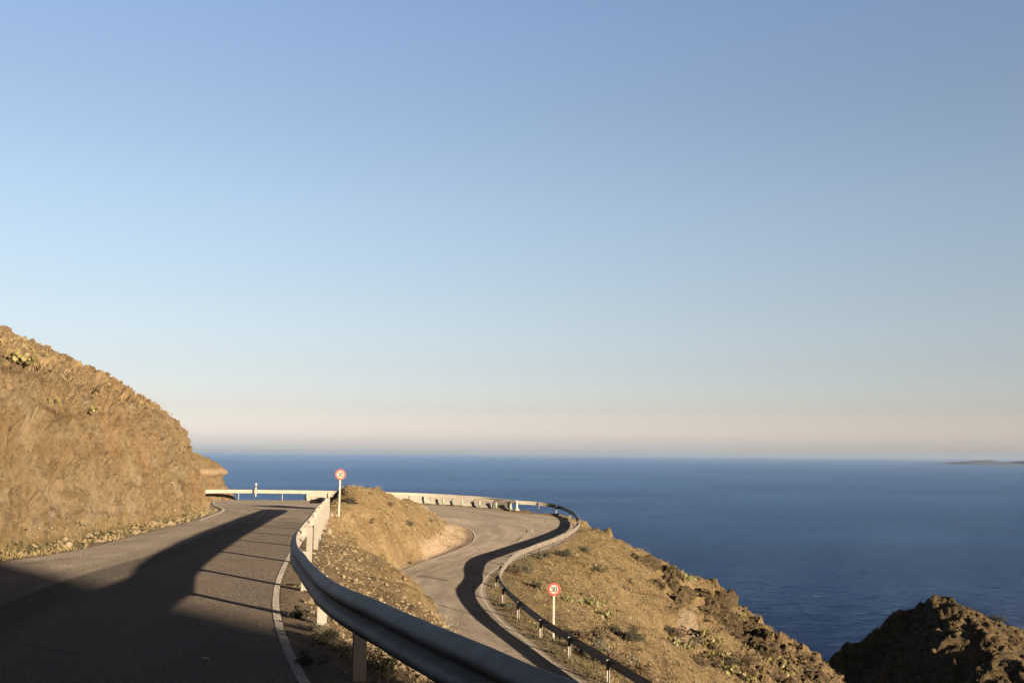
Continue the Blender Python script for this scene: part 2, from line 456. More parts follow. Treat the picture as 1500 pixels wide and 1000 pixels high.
# ------------------------------------------------------------------ layout: the road as matched outer / inner edges
PAIRS = [
 ((14,-22,-1.2),(17,-17,-1.2)), ((2,-10,-1.4),(6.5,-4.7,-1.45)), ((-3.5,-2,-1.55),(1.55,1.5,-1.6)),
 ((-6.5,4,-1.7),(-.42,5.0,-1.68)), ((-8.6,11,-1.95),(-1.95,9.5,-1.85)), ((-9.5,17.5,-2.08),(-3.3,14.9,-2.03)),
 ((-9.45,22,-2.18),(-4.55,21.8,-2.16)), ((-10.1,26.4,-2.3),(-5.45,27.5,-2.32)), ((-11.75,36.6,-2.6),(-7.1,37,-2.58)),
 ((-13.7,46,-2.9),(-8.75,46,-2.85)), ((-16,55.7,-3.2),(-10.2,53,-3.05)), ((-20,68,-3.65),(-11.2,57.5,-3.25)),
 ((-22.6,77,-3.85),(-11.5,61,-3.5)), ((-21.5,82,-3.95),(-10.9,64.3,-3.8)), ((-17.5,84.3,-4.1),(-9.6,66.8,-4.1)),
 ((-13,87.8,-4.35),(-8.2,69,-4.45)), ((-8.2,90.5,-4.6),(-6.6,71,-4.75)), ((-3.1,89.8,-4.85),(-5,73,-5.05)),
 ((-.3,88.0,-5.05),(-3.8,74.4,-5.3)), ((2.6,87,-5.25),(-3.1,73.6,-5.45)), ((4.7,84.5,-5.5),(-2.7,72,-5.6)),
 ((5.0,80,-5.85),(-2.55,70.2,-5.72)), ((4.3,75.3,-6.15),(-2.6,67.4,-5.85)), ((3.3,71,-6.25),(-3.15,64.6,-6)),
 ((2.3,67.5,-6.35),(-3.9,62.6,-6.15)), ((1.2,64.3,-6.4),(-4.6,61,-6.27)), ((.2,61.2,-6.47),(-5.3,59.2,-6.38)),
 ((-.65,57.7,-6.55),(-5.8,57,-6.44)), ((-1.15,53.9,-6.7),(-6.4,54,-6.5)), ((-1.2,51,-6.9),(-6.75,51,-6.55)),
 ((-.85,47.5,-7),(-6.6,47,-6.57)), ((-.2,43.5,-7.05),(-6.0,43,-6.6)), ((.75,39.4,-7.1),(-4.9,38.5,-6.65)),
 ((1.7,35.3,-7.15),(-3.8,34,-6.72)), ((2.9,31.2,-7.2),(-2.5,29.5,-6.8)), ((5,25,-7.3),(-.6,23.5,-6.9)),
 ((9,17,-7.4),(3.5,14,-7.45)), ((15,8,-7.6),(9.5,5,-7.6)), ((24,-3,-8),(19,-6.5,-8)) ]
def near_fit(p):                    # the foreground sits a few per cent further out than first read
    k = float(np.interp(p[1], [2, 4.5, 9, 13, 17, 25, 40], [1.038, 1.037, 1.031, 1.026, 1.022, 1.013, 1.0]))
    return (p[0] * k, p[1] * k) + tuple(p[2:])
PAIRS = [(p[0], near_fit(p[1])) if 3 <= i <= 8 else p for i, p in enumerate(PAIRS)]
OUT = catmull([p[0] for p in PAIRS], 8)
INN = catmull([p[1] for p in PAIRS], 8)
_w = (OUT - INN) / np.linalg.norm(OUT - INN, axis=1)[:, None]
INN = INN + _w * 0.08
NS = len(OUT)
MIDL = (OUT + INN) / 2
ALONG = np.r_[0, np.cumsum(np.linalg.norm(np.diff(MIDL, axis=0), axis=1))]
def station(i):                     # index in OUT/INN of pair i
    return i * 8

ZU_Y = [-30, 0, 5, 7, 10, 12, 15, 20, 25, 30, 38, 46, 54, 62, 70, 80, 90]
ZU_Z = [-1.1, -1.6, -1.68, -1.74, -1.9, -2.0, -2.05, -2.13, -2.25, -2.4, -2.62, -2.87, -3.1, -3.45, -3.7, -3.95, -4.5]
def z_up(y): return float(np.interp(y, ZU_Y, ZU_Z))

# the guardrail between the upper road and the slope (plan positions of its face)
RAIL_A = catmull([near_fit(p) if p[1] > 2 else p for p in [(9,-7.5),(5,-2.2),(2.6,.8),(1.2,2.7),(.28,4.1),(-.14,5.0),(-.79,6.55),(-1.42,8.3),(-1.94,10.2),(-2.46,12.2),(-2.95,14),(-3.53,16.8),
                  (-4.3,21.5),(-5.0,25.6),(-5.95,31),(-7.1,38),(-8.45,46),(-9.2,49.8),(-9.65,51.0),(-10.2,51.2)]], 8)
RAIL_A = np.c_[RAIL_A, [z_up(y) for y in RAIL_A[:, 1]]]
# the steel guardrail round the outside of the bend: post feet read off the photograph
RAIL_C_PX = [(757,744.5,-4.98),(790,746.5,-5.12),(817,751.5,-5.33),(837,760,-5.55),(847,770,-5.85),(848,778,-6.05),(844,785,-6.2),(831,794,-6.3),(814,802,-6.37),(793,810,-6.43),(772,819,-6.5),
             (752,830,-6.55),(737,847,-6.75),(731,863,-6.95),(741,882,-7.0),(763.5,904.6,-7.05),(797,933,-7.1),(839.5,961,-7.15),(897,998,-7.2),(965,1042,-7.25),(1080,1112,-7.35)]
RAIL_C = catmull([tuple(at_z(*p)) for p in RAIL_C_PX], 8)
# the pale rail along the far side of the bend
RAIL_B = catmull([(-25.2,82.0,-3.92),(-22.5,84.0,-3.95),(-17.5,86.3,-4.05),(-13,91.0,-4.3),(-8.4,94.2,-4.52),(-3.1,93.6,-4.74),(-.6,92.0,-4.9),(.5,91.2,-4.95)], 8)

# ------------------------------------------------------------------ terrain height
ctrl = []
def C(x, y, z): ctrl.append((x, y, z))
def offset_pts(P, o):               # P shifted to the right of its direction by o (2-D)
    T = np.gradient(P[:, :2], axis=0)
    T /= np.linalg.norm(T, axis=1)[:, None]
    return np.c_[P[:, 0] + T[:, 1] * o, P[:, 1] - T[:, 0] * o]
oo, ii = offset_pts(OUT, -0.6), offset_pts(INN, 0.6)
for k in range(0, NS, 4):
    C(*oo[k], OUT[k, 2] - 0.05); C(*ii[k], INN[k, 2] - 0.05)
    C(*MIDL[k, :2], MIDL[k, 2] - 0.1)
# bench beside the near rail
for P, dz in ((offset_pts(RAIL_A, 1.3), -0.38), (offset_pts(RAIL_A, 2.6), -0.85)):
    for k in range(24, len(RAIL_A) - 28, 5):
        if P[k, 1] < 44: C(*P[k], z_up(RAIL_A[k, 1]) + dz)
# mound inside the hairpin (photo x, photo y, distance)
for p in [(509,710,57.5),(524,713,59),(538,712,60.5),(553,713,62),(570,722,64),(600,730,66),(621,739,67.5),(640,752,69),(655,763,70.5),
          (540,735,57),(515,742,54),(497,752,50),(570,758,57),(600,760,62),(620,790,60.8),(635,775,64.5),(565,800,49.5),(535,775,50),(590,815,54.3),(493,719,58.3),(550,720,60),
          (610,812,58.3)]:
    C(*at_y(*p))
for px, py, z in [(642,799,-5.93),(640,811,-6.18),(667,774,-5.42),(655,787,-5.72),(662,797,-5.93),(675,790,-5.8),(682,778,-5.55),(650,806,-6.1),(676,773,-5.42),(625,822,-6.36),(605,832,-6.5)]:
    C(*at_z(px, py, z))
# slope to the right of the lower road
for p in [(860,820,66),(830,880,54),(850,930,47),(900,850,69),(900,930,52),(950,990,42),(1000,900,66),(1000,990,50),(1100,980,64),(960,860,74),(1050,930,70),(1150,1000,68),(880,800,74)]:
    C(*at_y(*p))
SCARP = [(1000,884,66.6),(1016,888,66.6),(1026,944,64.2),(984,936,64.2)]
for p in SCARP + [(1008,886,66.8),(1003,941,64.0),(1006,915,65.4)]: C(*at_y(*p))
RIDGE = [(862,778,78),(880,781,80),(910,792,81),(940,801,82),(960,818,82),(1000,846,82),(1030,856,83),(1050,861,84),(1075,886,84),(1110,908,83),(1125,928,81),(1170,956,80),(1197,967,80),(1235,1000,78)]
for p in RIDGE:
    q = at_y(*p)
    C(*q)
    C(q.x * 1.06, q.y * 1.06, q.z - 2.5); C(q.x * 1.16, q.y * 1.16, q.z - 12); C(q.x * 1.5, q.y * 1.5, q.z - 40)
for p in [(20,40,-20),(35,60,-32),(40,20,-40),(27,8,-27),(16,25,-14),(60,50,-58),(8.5,29,-9.3),(12.5,21,-10.5),(18,12,-12.5),(32,72,-26),(45,85,-45)]: C(*p)
# seaward side of the hairpin
for k in range(station(11), station(21), 6):
    t = (OUT[min(k + 1, NS - 1)] - OUT[k - 1])[:2]; t = t / np.linalg.norm(t)
    nrm = np.array((-t[1], t[0]))
    z = OUT[k, 2]
    for o, dz in ((1.9, -0.1), (4.0, -0.3), (6.5, -3.0), (13, -12), (30, -36), (60, -62)):
        C(OUT[k, 0] + nrm[0] * o, OUT[k, 1] + nrm[1] * o, z + dz)
for p in [(-17.6,86.2,-4.15),(-15.5,88.0,-4.25),(-12.5,90.7,-4.4),(-10.3,92.4,-4.53),(-8.2,93.5,-4.66),(-5.6,93.3,-4.78),(-3.0,92.4,-4.9),(-.6,90.9,-5.05),(.6,90.2,-5.1)]:
    C(p[0], p[1], p[2] - 0.01); C(p[0] * 0.985, p[1] * 0.985, p[2] - 0.01); C(p[0] * 1.015 , p[1] * 1.015, p[2] - 0.05)
# left, under the cliff, and behind the camera
for p in [(-15,20,-2.2),(-20,40,-2.7),(-24,60,-3.3),(-26,70,-3.7),(-28,76,-4.2),(-30,82,-7),(-40,84,-22),(-50,70,-15),(-60,40,-5),(-45,30,-2.5),(-60,100,-55),(-90,80,-50),(-33,66,-3.8),
          (-10,-10,-1.2),(0,-30,0),(-20,-40,4),(-50,-20,3),(20,-35,1),(32,-20,-6),(34,-6,-14),(60,-30,-30),(90,20,-62),(45,-60,-5),(90,-80,-30),(-60,-90,10),(20,-110,3)]: C(*p)
CT = np.array(ctrl)
keep = np.ones(len(CT), bool)       # drop near duplicates
for i in range(len(CT)):
    if keep[i]:
        d = np.hypot(CT[i + 1:, 0] - CT[i, 0], CT[i + 1:, 1] - CT[i, 1])
        keep[i + 1:] &= d > 0.35
CT = CT[keep]
Dm = np.hypot(CT[:, None, 0] - CT[None, :, 0], CT[:, None, 1] - CT[None, :, 1])
n_c = len(CT)
A = np.zeros((n_c + 3, n_c + 3))
A[:n_c, :n_c] = Dm - 0.03 * np.eye(n_c)
A[:n_c, n_c] = 1; A[:n_c, n_c + 1:] = CT[:, :2]
A[n_c, :n_c] = 1; A[n_c + 1:, :n_c] = CT[:, :2].T
W = np.linalg.solve(A, np.r_[CT[:, 2], 0, 0, 0])
def rbf(X, Y):
    out = np.empty(len(X))
    for s in range(0, len(X), 20000):
        x, y = X[s:s + 20000], Y[s:s + 20000]
        out[s:s + 20000] = np.hypot(x[:, None] - CT[:, 0], y[:, None] - CT[:, 1]) @ W[:n_c] + W[n_c] + x * W[n_c + 1] + y * W[n_c + 2]
    return out

def seg_dist(X, Y, P):              # distance to a polyline, and the index of the nearest segment with its parameter
    best = np.full(len(X), 1e9); bi = np.zeros(len(X), int); bt = np.zeros(len(X))
    for i in range(len(P) - 1):
        ax, ay = P[i, :2]; bx, by = P[i + 1, :2]
        dx, dy = bx - ax, by - ay
        t = np.clip(((X - ax) * dx + (Y - ay) * dy) / (dx * dx + dy * dy + 1e-12), 0, 1)
        d = np.hypot(X - ax - t * dx, Y - ay - t * dy)
        m = d < best
        best[m] = d[m]; bi[m] = i; bt[m] = t[m]
    return best, bi, bt
def inside(X, Y, poly):
    c = np.zeros(len(X), bool)
    n = len(poly)
    for i in range(n):
        x1, y1 = poly[i]; x2, y2 = poly[(i + 1) % n]
        if y1 == y2: continue
        m = ((y1 > Y) != (y2 > Y)) & (X < (x2 - x1) * (Y - y1) / (y2 - y1) + x1)
        c ^= m
    return c

CLIFF = catmull([(-2,-9),(-6.0,-1),(-8.2,5),(-9.9,12),(-10.75,19.5),(-10.9,23),(-11.5,28),(-12.4,34),(-13.4,40),(-14.6,46.5),(-15.45,51.7),(-17.2,54.8),(-20.5,57),(-26,58.5),(-40,57),(-60,45)], 6)
CLIFF_POLY = [tuple(p) for p in CLIFF] + [(-90, 20), (-60, -60), (-10, -40)]
PROF_D = [0, .35, .8, 1.4, 2.2, 3.4, 6, 10, 16, 25, 40]
PROF_H = [0, 1.1, 2.7, 3.9, 4.8, 5.6, 6.8, 8.7, 10.8, 12.5, 14]

def road_surface(X, Y):             # nearest road height and distance outside the road (0 inside)
    from mathutils import kdtree
    pts = []
    for a in np.linspace(0, 1, 25):
        pts.append(OUT * (1 - a) + INN * a)
    pts = np.vstack(pts)
    # densify along
    kd = kdtree.KDTree(len(pts))
    for i, p in enumerate(pts): kd.insert((p[0], p[1], 0), i)
    kd.balance()
    zz = np.empty(len(X)); dd = np.empty(len(X))
    for i in range(len(X)):
        _, j, d = kd.find((X[i], Y[i], 0))
        zz[i] = pts[j, 2]; dd[i] = d
    return zz, dd

OUTLINE = [tuple(p[:2]) for p in OUT] + [tuple(p[:2]) for p in INN[::-1]]
EDGES = np.vstack([OUT[:, :2], [[1e3, 1e3]], INN[:, :2]])

def base_height(X, Y):
    H = rbf(X, Y)
    dO, iO, tO = seg_dist(X, Y, OUT); dI, iI, tI = seg_dist(X, Y, INN)
    zO = OUT[iO, 2] * (1 - tO) + OUT[np.minimum(iO + 1, NS - 1), 2] * tO
    zI = INN[iI, 2] * (1 - tI) + INN[np.minimum(iI + 1, NS - 1), 2] * tI
    ins = inside(X, Y, OUTLINE)
    zr = (zO * dI + zI * dO) / (dO + dI + 1e-9)
    zn = np.where(dO < dI, zO, zI)
    d = np.where(ins, -np.minimum(dO, dI), np.minimum(dO, dI))
    k = 1 - smooth01(d, 0.1, 1.0)
    H = np.where(ins, zr - 0.025 - 0.09 * smooth01(-d, 0.15, 0.7), H * (1 - k) + (zn - 0.02) * k)
    return H, d, dO, dI, ins

def terrain(X, Y):
    H, d, dO, dI, ins = base_height(X, Y)
    P0 = np.c_[X, Y, np.zeros(len(X))]
    free = smooth01(d, 0.3, 2.2)
    # cliff beside the upper road
    inc = inside(X, Y, CLIFF_POLY)
    dc, ic, tc = seg_dist(X, Y, CLIFF)
    warp = fbm(P0 * 0.35, 3) * 0.7 + fbm(P0 * 1.3, 3) * 0.22
    dc2 = np.maximum(np.where(inc, dc, -dc) + warp * smooth01(np.where(inc, dc, -dc), -0.3, 1.0), 0)
    up = np.interp(dc2, PROF_D, PROF_H)
    hc = np.where(inc, up, 0)
    H = H * np.where(inc, 0, 1) + np.where(inc, np.maximum(H, -4) * 0 + np.interp(CLIFF[ic, 1], ZU_Y, ZU_Z) + 0.0 + hc, 0)
    rock = np.where(inc, smooth01(dc2, 0.0, 0.18), 0)
    # unevenness of the open ground
    big = smooth01(d, 1.0, 5.0) * (1 - rock)
    slope_right = smooth01(X, 2, 8) * smooth01(Y, 25, 40)
    H = H + (fbm(P0 * 0.22, 4) * (0.35 + 0.5 * slope_right) * big + fbm(P0 * 0.9 + 9, 4) * (0.16 + 0.15 * slope_right) * free * (1 - rock) + fbm(P0 * 4.0 + 3, 4, 0.6) * 0.085 * free)
    ridge = slope_right * smooth01(X - 0.12 * Y, 3.5, 9)
    H = H + fbm(P0 * 0.45 + 31, 5, 0.55, True) * 0.7 * ridge
    return H, d, rock, ridge, inc, dc, dO, dI, ins

def polar_grid():
    th = np.r_[np.arange(-180, -45, 3.0), np.arange(-45, -29, 0.3), np.arange(-29, -14, 0.055), np.arange(-14, 25, 0.10), np.arange(25, 40, 0.4), np.arange(40, 180, 3.0)]
    th = np.unique(np.round(th, 4))
    r = [1.2]
    while r[-1] < 22: r.append(r[-1] * 1.0135)
    while r[-1] < 96: r.append(r[-1] + 0.24)
    while r[-1] < 190: r.append(r[-1] * 1.012)
    return np.radians(th), np.array(r)
TH, RR = polar_grid()
nt_, nr_ = len(TH), len(RR)
gx = (RR[None, :] * np.sin(TH)[:, None]).ravel()
gy = (RR[None, :] * np.cos(TH)[:, None]).ravel()
H, dR, rockm, ridgem, inc, dc, dO, dI, ins = terrain(gx, gy)
verts = np.c_[gx, gy, H]
# displace rock along its normal so the face has ledges and hollows
G = verts.reshape(nt_, nr_, 3)
nv = np.cross(np.gradient(G, axis=1), np.gradient(G, axis=0)).reshape(-1, 3)
nv /= np.linalg.norm(nv, axis=1)[:, None] + 1e-12
nv *= np.sign(nv[:, 2:3] + 1e-9)
m = (rockm > 0.01) | (ridgem > 0.05)
p = verts[m]
rot = np.array(Matrix.Rotation(0.55, 3, 'Y') @ Matrix.Rotation(0.35, 3, 'X'))
q = p @ rot.T
disp = (fbm(q * np.array([0.5, 0.4, 1.0]), 4, 0.55, True) * 0.20 + facets(q * np.array([0.55, 0.45, 0.95]) + fbm(q * 0.8, 2)[:, None] * 0.35, 1) * 0.20
        + facets(q * np.array([1.6, 1.3, 2.9]) + fbm(q * 2.0, 2)[:, None] * 0.3, 2) * 0.13 + facets(q * np.array([4.2, 3.6, 7.0]), 6) * 0.055 + fbm(q * np.array([4, 3.4, 8]), 4, 0.65, True) * 0.07)
saw = np.mod(q[:, 2] * 0.9 + fbm(q * 0.5 + 20, 3) * 0.9, 1.0); saw2 = np.mod(q[:, 2] * 2.3 + fbm(q * 0.9 + 40, 3) * 1.2, 1.0)
disp = disp - 0.12 + (saw - 0.5) * 0.16 + (saw2 - 0.5) * 0.08
verts[m] += nv[m] * (disp * np.maximum(rockm[m], ridgem[m] * 0.8))[:, None]
idx = np.arange(nt_ * nr_).reshape(nt_, nr_)
nx = np.roll(idx, -1, axis=0)
faces = np.stack([idx[:, :-1], nx[:, :-1], nx[:, 1:], idx[:, 1:]], -1).reshape(-1, 4)[:, ::-1]
# close the middle under the camera
c0 = len(verts)
verts = np.vstack([verts, [[0, 0, H.reshape(nt_, nr_)[:, 0].mean()]]])
ter = mesh_obj('hillside_terrain', verts, faces, M['terrain'], smooth=True)
sm_ = ~((np.maximum(rockm, ridgem * 0.8)[np.minimum(faces, len(rockm) - 1)].max(1)) > 0.5)
ter.data.polygons.foreach_set('use_smooth', sm_)
tag(ter, kind='structure')
pad = lambda a: np.r_[a, 0]
zI_ = INN[np.argmin(np.abs(INN[None, ::6, 0] - gx[:, None]) + np.abs(INN[None, ::6, 1] - gy[:, None]), axis=1) * 6, 2]
gravel = (1 - smooth01(H - zI_, 0.6, 0.9)) * (gy > 60.8) * (gx > -6.3) * (dI < 4) * (gx < 0) * (gy < 76)
gravel = np.maximum(gravel, (1 - smooth01(dO, 1.5, 5)) * smooth01(gy, 52, 56) * (gx < -14))
gravel = np.maximum(gravel, 0.8 * (1 - smooth01(dR, 0.2, 0.7)) * (dR > 0))
gravel = np.maximum(gravel, ins * 1.0)
gravel = np.maximum(gravel, 0.95 * inside(gx, gy, [tuple(at_y(*p_))[:2] for p_ in SCARP]))
grass = 0.25 * (1 - rockm) * smooth01(dR, 0.6, 1.5) + 0.75 * np.where((dc < 1.1) & (gy < 60) & ~inc, 1, 0) * (1 - rockm) + 0.35 * (gx > 0) * smooth01(dR, 0.5, 1) * (1 - smooth01(dR, 3, 6))
dark = ridgem * smooth01(fbm(np.c_[gx, gy, gx * 0] * 0.3, 3), -0.25, 0.35) * 0.6
dark = np.maximum(dark, 0.55 * smooth01(fbm(np.c_[gx, gy, gx * 0] * 0.8 + 60, 5, 0.6), 0.0, 0.42) * (1 - rockm) * smooth01(dR, 0.8, 2))
attr(ter, 'rock', pad(np.maximum(rockm, 0.5 * ridgem)))
attr(ter, 'gravel', pad(gravel)); attr(ter, 'grass', pad(np.clip(grass, 0, 1))); attr(ter, 'dark', pad(dark))

def ground(x, y):
    return float(terrain(np.array([x, float('nan')])[:1] * 1.0, np.array([y * 1.0]))[0][0])
def ground_many(X, Y):
    return terrain(np.asarray(X, float), np.asarray(Y, float))[0]

# ------------------------------------------------------------------ road sheet and its painted lines
def strip(name, L, Rr, mat, nacross, lift, uv=True):
    n = len(L)
    t = np.linspace(0, 1, nacross + 1)
    V = (L[:, None, :] * (1 - t)[None, :, None] + Rr[:, None, :] * t[None, :, None]).reshape(-1, 3).copy()
    V[:, 2] += lift
    k = nacross + 1
    idx = np.arange(n * k).reshape(n, k)
    Fc = np.stack([idx[:-1, :-1], idx[:-1, 1:], idx[1:, 1:], idx[1:, :-1]], -1).reshape(-1, 4)
    o = mesh_obj(name, V, Fc, mat, smooth=True)
    return o, t
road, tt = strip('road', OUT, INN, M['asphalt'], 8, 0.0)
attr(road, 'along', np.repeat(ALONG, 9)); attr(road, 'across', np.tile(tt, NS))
tag(road, kind='structure')

def line_strip(L, Rr, a, width, s0, s1, step=0.4):
    """painted line at fraction a across the road between stations s0..s1"""
    P = L * (1 - a)[:, None] + Rr * a[:, None] if isinstance(a, np.ndarray) else L * (1 - a) + Rr * a
    P = resample(P[s0:s1 + 1], step)
    q1, q2 = offset_pts(P, -width / 2), offset_pts(P, width / 2)
    return np.c_[q1, P[:, 2] + 0.003], np.c_[q2, P[:, 2] + 0.003]
WID = np.linalg.norm(OUT - INN, axis=1)
def frac_from_inner(m): return 1 - m / WID
def frac_from_outer(m): return m / WID
def strips_mesh(name, items):
    V, Fc = [], []
    for a, b in items:
        n = len(V)
        for p, q in zip(a, b): V += [tuple(p), tuple(q)]
        for i in range(len(a) - 1):
            Fc.append((n + 2 * i, n + 2 * i + 1, n + 2 * i + 3, n + 2 * i + 2))
    return tag(mesh_obj(name, V, Fc, M['line']), kind='structure')
strips_mesh('inner_edge_line', [line_strip(OUT, INN, frac_from_inner(0.052), 0.085, 0, NS - 1)])
strips_mesh('outer_edge_line', [line_strip(OUT, INN, frac_from_outer(0.22), 0.12, station(8) + 2, station(13) + 2),
                                line_strip(OUT, INN, frac_from_outer(0.22), 0.10, station(19), NS - 1)])
dash = []
cen = OUT * 0.5 + INN * 0.5
def dashes(path, s_on, s_off, s_start, s_end, w=0.11):
    P = resample(path, 0.25)
    d = np.r_[0, np.cumsum(np.linalg.norm(np.diff(P, axis=0), axis=1))]
    s = s_start
    while s < min(s_end, d[-1]):
        k = np.where((d >= s) & (d <= s + s_on))[0]
        if len(k) > 2:
            q1, q2 = offset_pts(P[k], -w / 2), offset_pts(P[k], w / 2)
            dash.append((np.c_[q1, P[k, 2] + 0.003], np.c_[q2, P[k, 2] + 0.003]))
        s += s_on + s_off
up = (OUT * 0.52 + INN * 0.48)[station(8):station(13)]
dashes(up, 1.6, 1.8, 0, 60)
# through the bend the lane line swings wide round the outside, then returns to the middle
bend = catmull([tuple(at_z(px, py, z)) for px, py, z in [(706,744.5,-4.92),(745,751,-5.05),(768,753.6,-5.16),(782,755.5,-5.25),(798,759,-5.36),(814,762.5,-5.48),(826,765,-5.58),(834,771,-5.78)]], 6)
P = resample(bend, 0.3)
dashes(P, 2.2, 1.9, 6, 60, 0.12)
low = catmull([tuple(at_z(px, py, z)) for px, py, z in [(745,764.5,-5.35),(768,769,-5.5),(779,774.5,-5.62),(779,781,-5.76),(766,788.5,-5.92),(749,797,-6.1),(733,805.5,-6.26),(707,814.5,-6.38),(687,824,-6.5),(672,831.6,-6.58),(657.6,842,-6.7),(648,854,-6.84),(644,869,-6.95),(650,890,-7.03),(675,925,-7.1)]], 6)
dashes(low, 2.0, 2.0, 0, 80, 0.11)
strips_mesh('lane_dashes', dash)

# ------------------------------------------------------------------ sea, far coast, headland, hill behind the camera
ring = [2, 300, 1000, 4000, 15000, 60000, 120000]
sv, sf = [], []
nseg = 96
for r in ring:
    for k in range(nseg):
        a = 2 * math.pi * k / nseg
        sv.append((r * math.sin(a), r * math.cos(a), SEA_Z))
for i in range(len(ring) - 1):
    for k in range(nseg):
        sf.append((i * nseg + k, i * nseg + (k + 1) % nseg, (i + 1) * nseg + (k + 1) % nseg, (i + 1) * nseg + k))
tag(mesh_obj('sea', sv, sf, M['sea']), kind='structure')

def mat_coast():
    t = NT('far_coast')
    c = t.mix(t.ramp(t.noise(0.012, 5, 0.6), [(0.4, 0.0), (0.6, 1.0)]), (0.026, 0.036, 0.058), (0.048, 0.056, 0.078))  # blue of the hazy distance is put into the base colours
    return t.done(c, 0.95, spec=0.1)
M['coast'] = mat_coast()
def far_coast():
    xs = np.linspace(3850, 6400, 160); ys = np.linspace(0, 1400, 24)
    X, Yl = np.meshgrid(xs, ys, indexing='ij')
    px = 750 + xs / 9000 * F_PX
    top = np.interp(px, [1372, 1404, 1414, 1440, 1462, 1470, 1482, 1492, 1500, 1540, 1700, 1800], [-16, -14, -2, 28, 44, 36, 8, 24, 38, 50, 60, 50])
    prof = np.interp(ys, [0, 120, 500, 900, 1400], [0, 0.45, 1.0, 0.6, 0])
    Z = top[:, None] * prof[None, :] + fbm(np.c_[X.ravel() * 0.004, Yl.ravel() * 0.004, np.zeros(X.size)], 4).reshape(X.shape) * 14 * prof[None, :] + SEA_Z - 1.5
    V = np.c_[X.ravel(), 9000 + Yl.ravel() - (X.ravel() - 4000) * 0.7, Z.ravel()]
    n1, n2 = X.shape
    idx = np.arange(n1 * n2).reshape(n1, n2)
    Fc = np.stack([idx[:-1, :-1], idx[1:, :-1], idx[1:, 1:], idx[:-1, 1:]], -1).reshape(-1, 4)
    tag(mesh_obj('distant_coast', V, Fc, M['coast'], smooth=True), kind='structure')
far_coast()

def headland():
    xs = np.arange(20, 100, 0.24); ys = np.arange(88, 140, 0.26)
    X, Y = np.meshgrid(xs, ys, indexing='ij')
    x, y = X.ravel(), Y.ravel()
    P0 = np.c_[x, y, np.zeros(len(x))]
    sil = [(1150,1010),(1205,972),(1240,947),(1262,938),(1290,925),(1310,905),(1325,893),(1345,884),(1365,877),(1385,874),(1400,884),(1420,892),(1437,905),(1465,916),(1500,928),(1560,945),(1700,985)]
    sx, sz = [], []
    for a, b in sil:
        q = at_y(a, b, 120); sx.append(q.x); sz.append(q.z)
    ridge_z = np.interp(x, sx, sz)
    wob = fbm(P0 * 0.10, 3) * 2.0
    dy = y - 120
    spx = 50.2 - 0.62 * (-dy).clip(0) + wob           # a spur runs from the peak down towards the road
    pk = float(np.interp(50.2, sx, sz))
    spz = pk + 0.30 * dy - np.where(x < spx, 1.05 * (spx - x), 0.0)
    rgt = ridge_z + 0.26 * dy                         # sunny side, right of the spur
    z = np.where(dy < 0, np.where(x < spx, np.minimum(spz, ridge_z + 0.30 * dy), np.minimum(rgt, spz + 0.2 * (x - spx) + 1.0)), ridge_z - 0.7 * dy)
    P1 = np.c_[x, y, z]
    z = z + fbm(P0 * 0.16, 4) * 1.0 + (fbm(P1 * 0.33, 5, 0.6, True) - 0.3) * 1.0 + facets(P1 * 0.42 + fbm(P1 * 0.5, 2)[:, None] * 0.4, 3, 0.25) * 0.42 + facets(P1 * 1.1, 4, 0.25) * 0.16 + fbm(P1 * 1.3, 4, 0.65, True) * 0.30
    V = np.c_[x, y, np.maximum(z, SEA_Z - 1)]
    n1, n2 = X.shape
    idx = np.arange(n1 * n2).reshape(n1, n2)
    Fc = np.stack([idx[:-1, :-1], idx[1:, :-1], idx[1:, 1:], idx[:-1, 1:]], -1).reshape(-1, 4)
    o = tag(mesh_obj('headland', V, Fc, M['terrain'], smooth=False), kind='structure')
    k = len(V)
    attr(o, 'rock', np.full(k, 0.6)); attr(o, 'gravel', np.zeros(k)); attr(o, 'grass', np.full(k, 0.35))
    attr(o, 'dark', 0.95 + 0.05 * smooth01(fbm(P0 * 0.2 + 5, 3), -0.2, 0.3))
    return V.reshape(n1, n2, 3), xs, ys
HEAD, HX, HY = headland()
def head_z(x, y): return HEAD[int(np.clip(round((x - 20) / 0.24), 0, len(HX) - 1)), int(np.clip(round((y - 88) / 0.26), 0, len(HY) - 1)), 2]

def hill_behind():
    """the mountainside the road comes from; its steep right shoulder throws the shadow over the near road"""
    s_dir = np.array((math.sin(SUN_AZ), math.cos(SUN_AZ))); l_dir = np.array((-s_dir[1], s_dir[0]))
    ls = np.r_[np.arange(-110, 0, 1.6), np.arange(0, 10, 0.35), np.arange(10, 30, 1.5)]; ss = np.arange(52, 190, 2.5)
    L, S = np.meshgrid(ls, ss, indexing='ij')
    l, s = L.ravel(), S.ravel()
    xy = l[:, None] * l_dir[None] + s[:, None] * s_dir[None]
    edge = smooth01(l, 4.4 + 3.5, 4.4 - 7.5)
    h = 34 * smooth01(7.4 - l, 0, 4.2) * smooth01(s, 52, 95) + 30 * smooth01(-l, 0, 90) * smooth01(s, 52, 120)
    P0 = np.c_[xy, np.zeros(len(l))]
    z = -6 + h + fbm(P0 * 0.05, 4) * 1.2 * smooth01(h, 1, 8) + fbm(P0 * 0.35, 4) * 0.5 - 22 * smooth01(l, 6, 24)
    n1, n2 = L.shape
    idx = np.arange(n1 * n2).reshape(n1, n2)
    Fc = np.stack([idx[:-1, :-1], idx[1:, :-1], idx[1:, 1:], idx[:-1, 1:]], -1).reshape(-1, 4)
    V = np.c_[xy, z]
    o = tag(mesh_obj('mountainside', V, Fc, M['terrain'], smooth=True), kind='structure')
    k = len(V)
    attr(o, 'rock', np.full(k, 0.6)); attr(o, 'gravel', np.zeros(k)); attr(o, 'grass', np.full(k, 0.3)); attr(o, 'dark', np.full(k, 0.3))
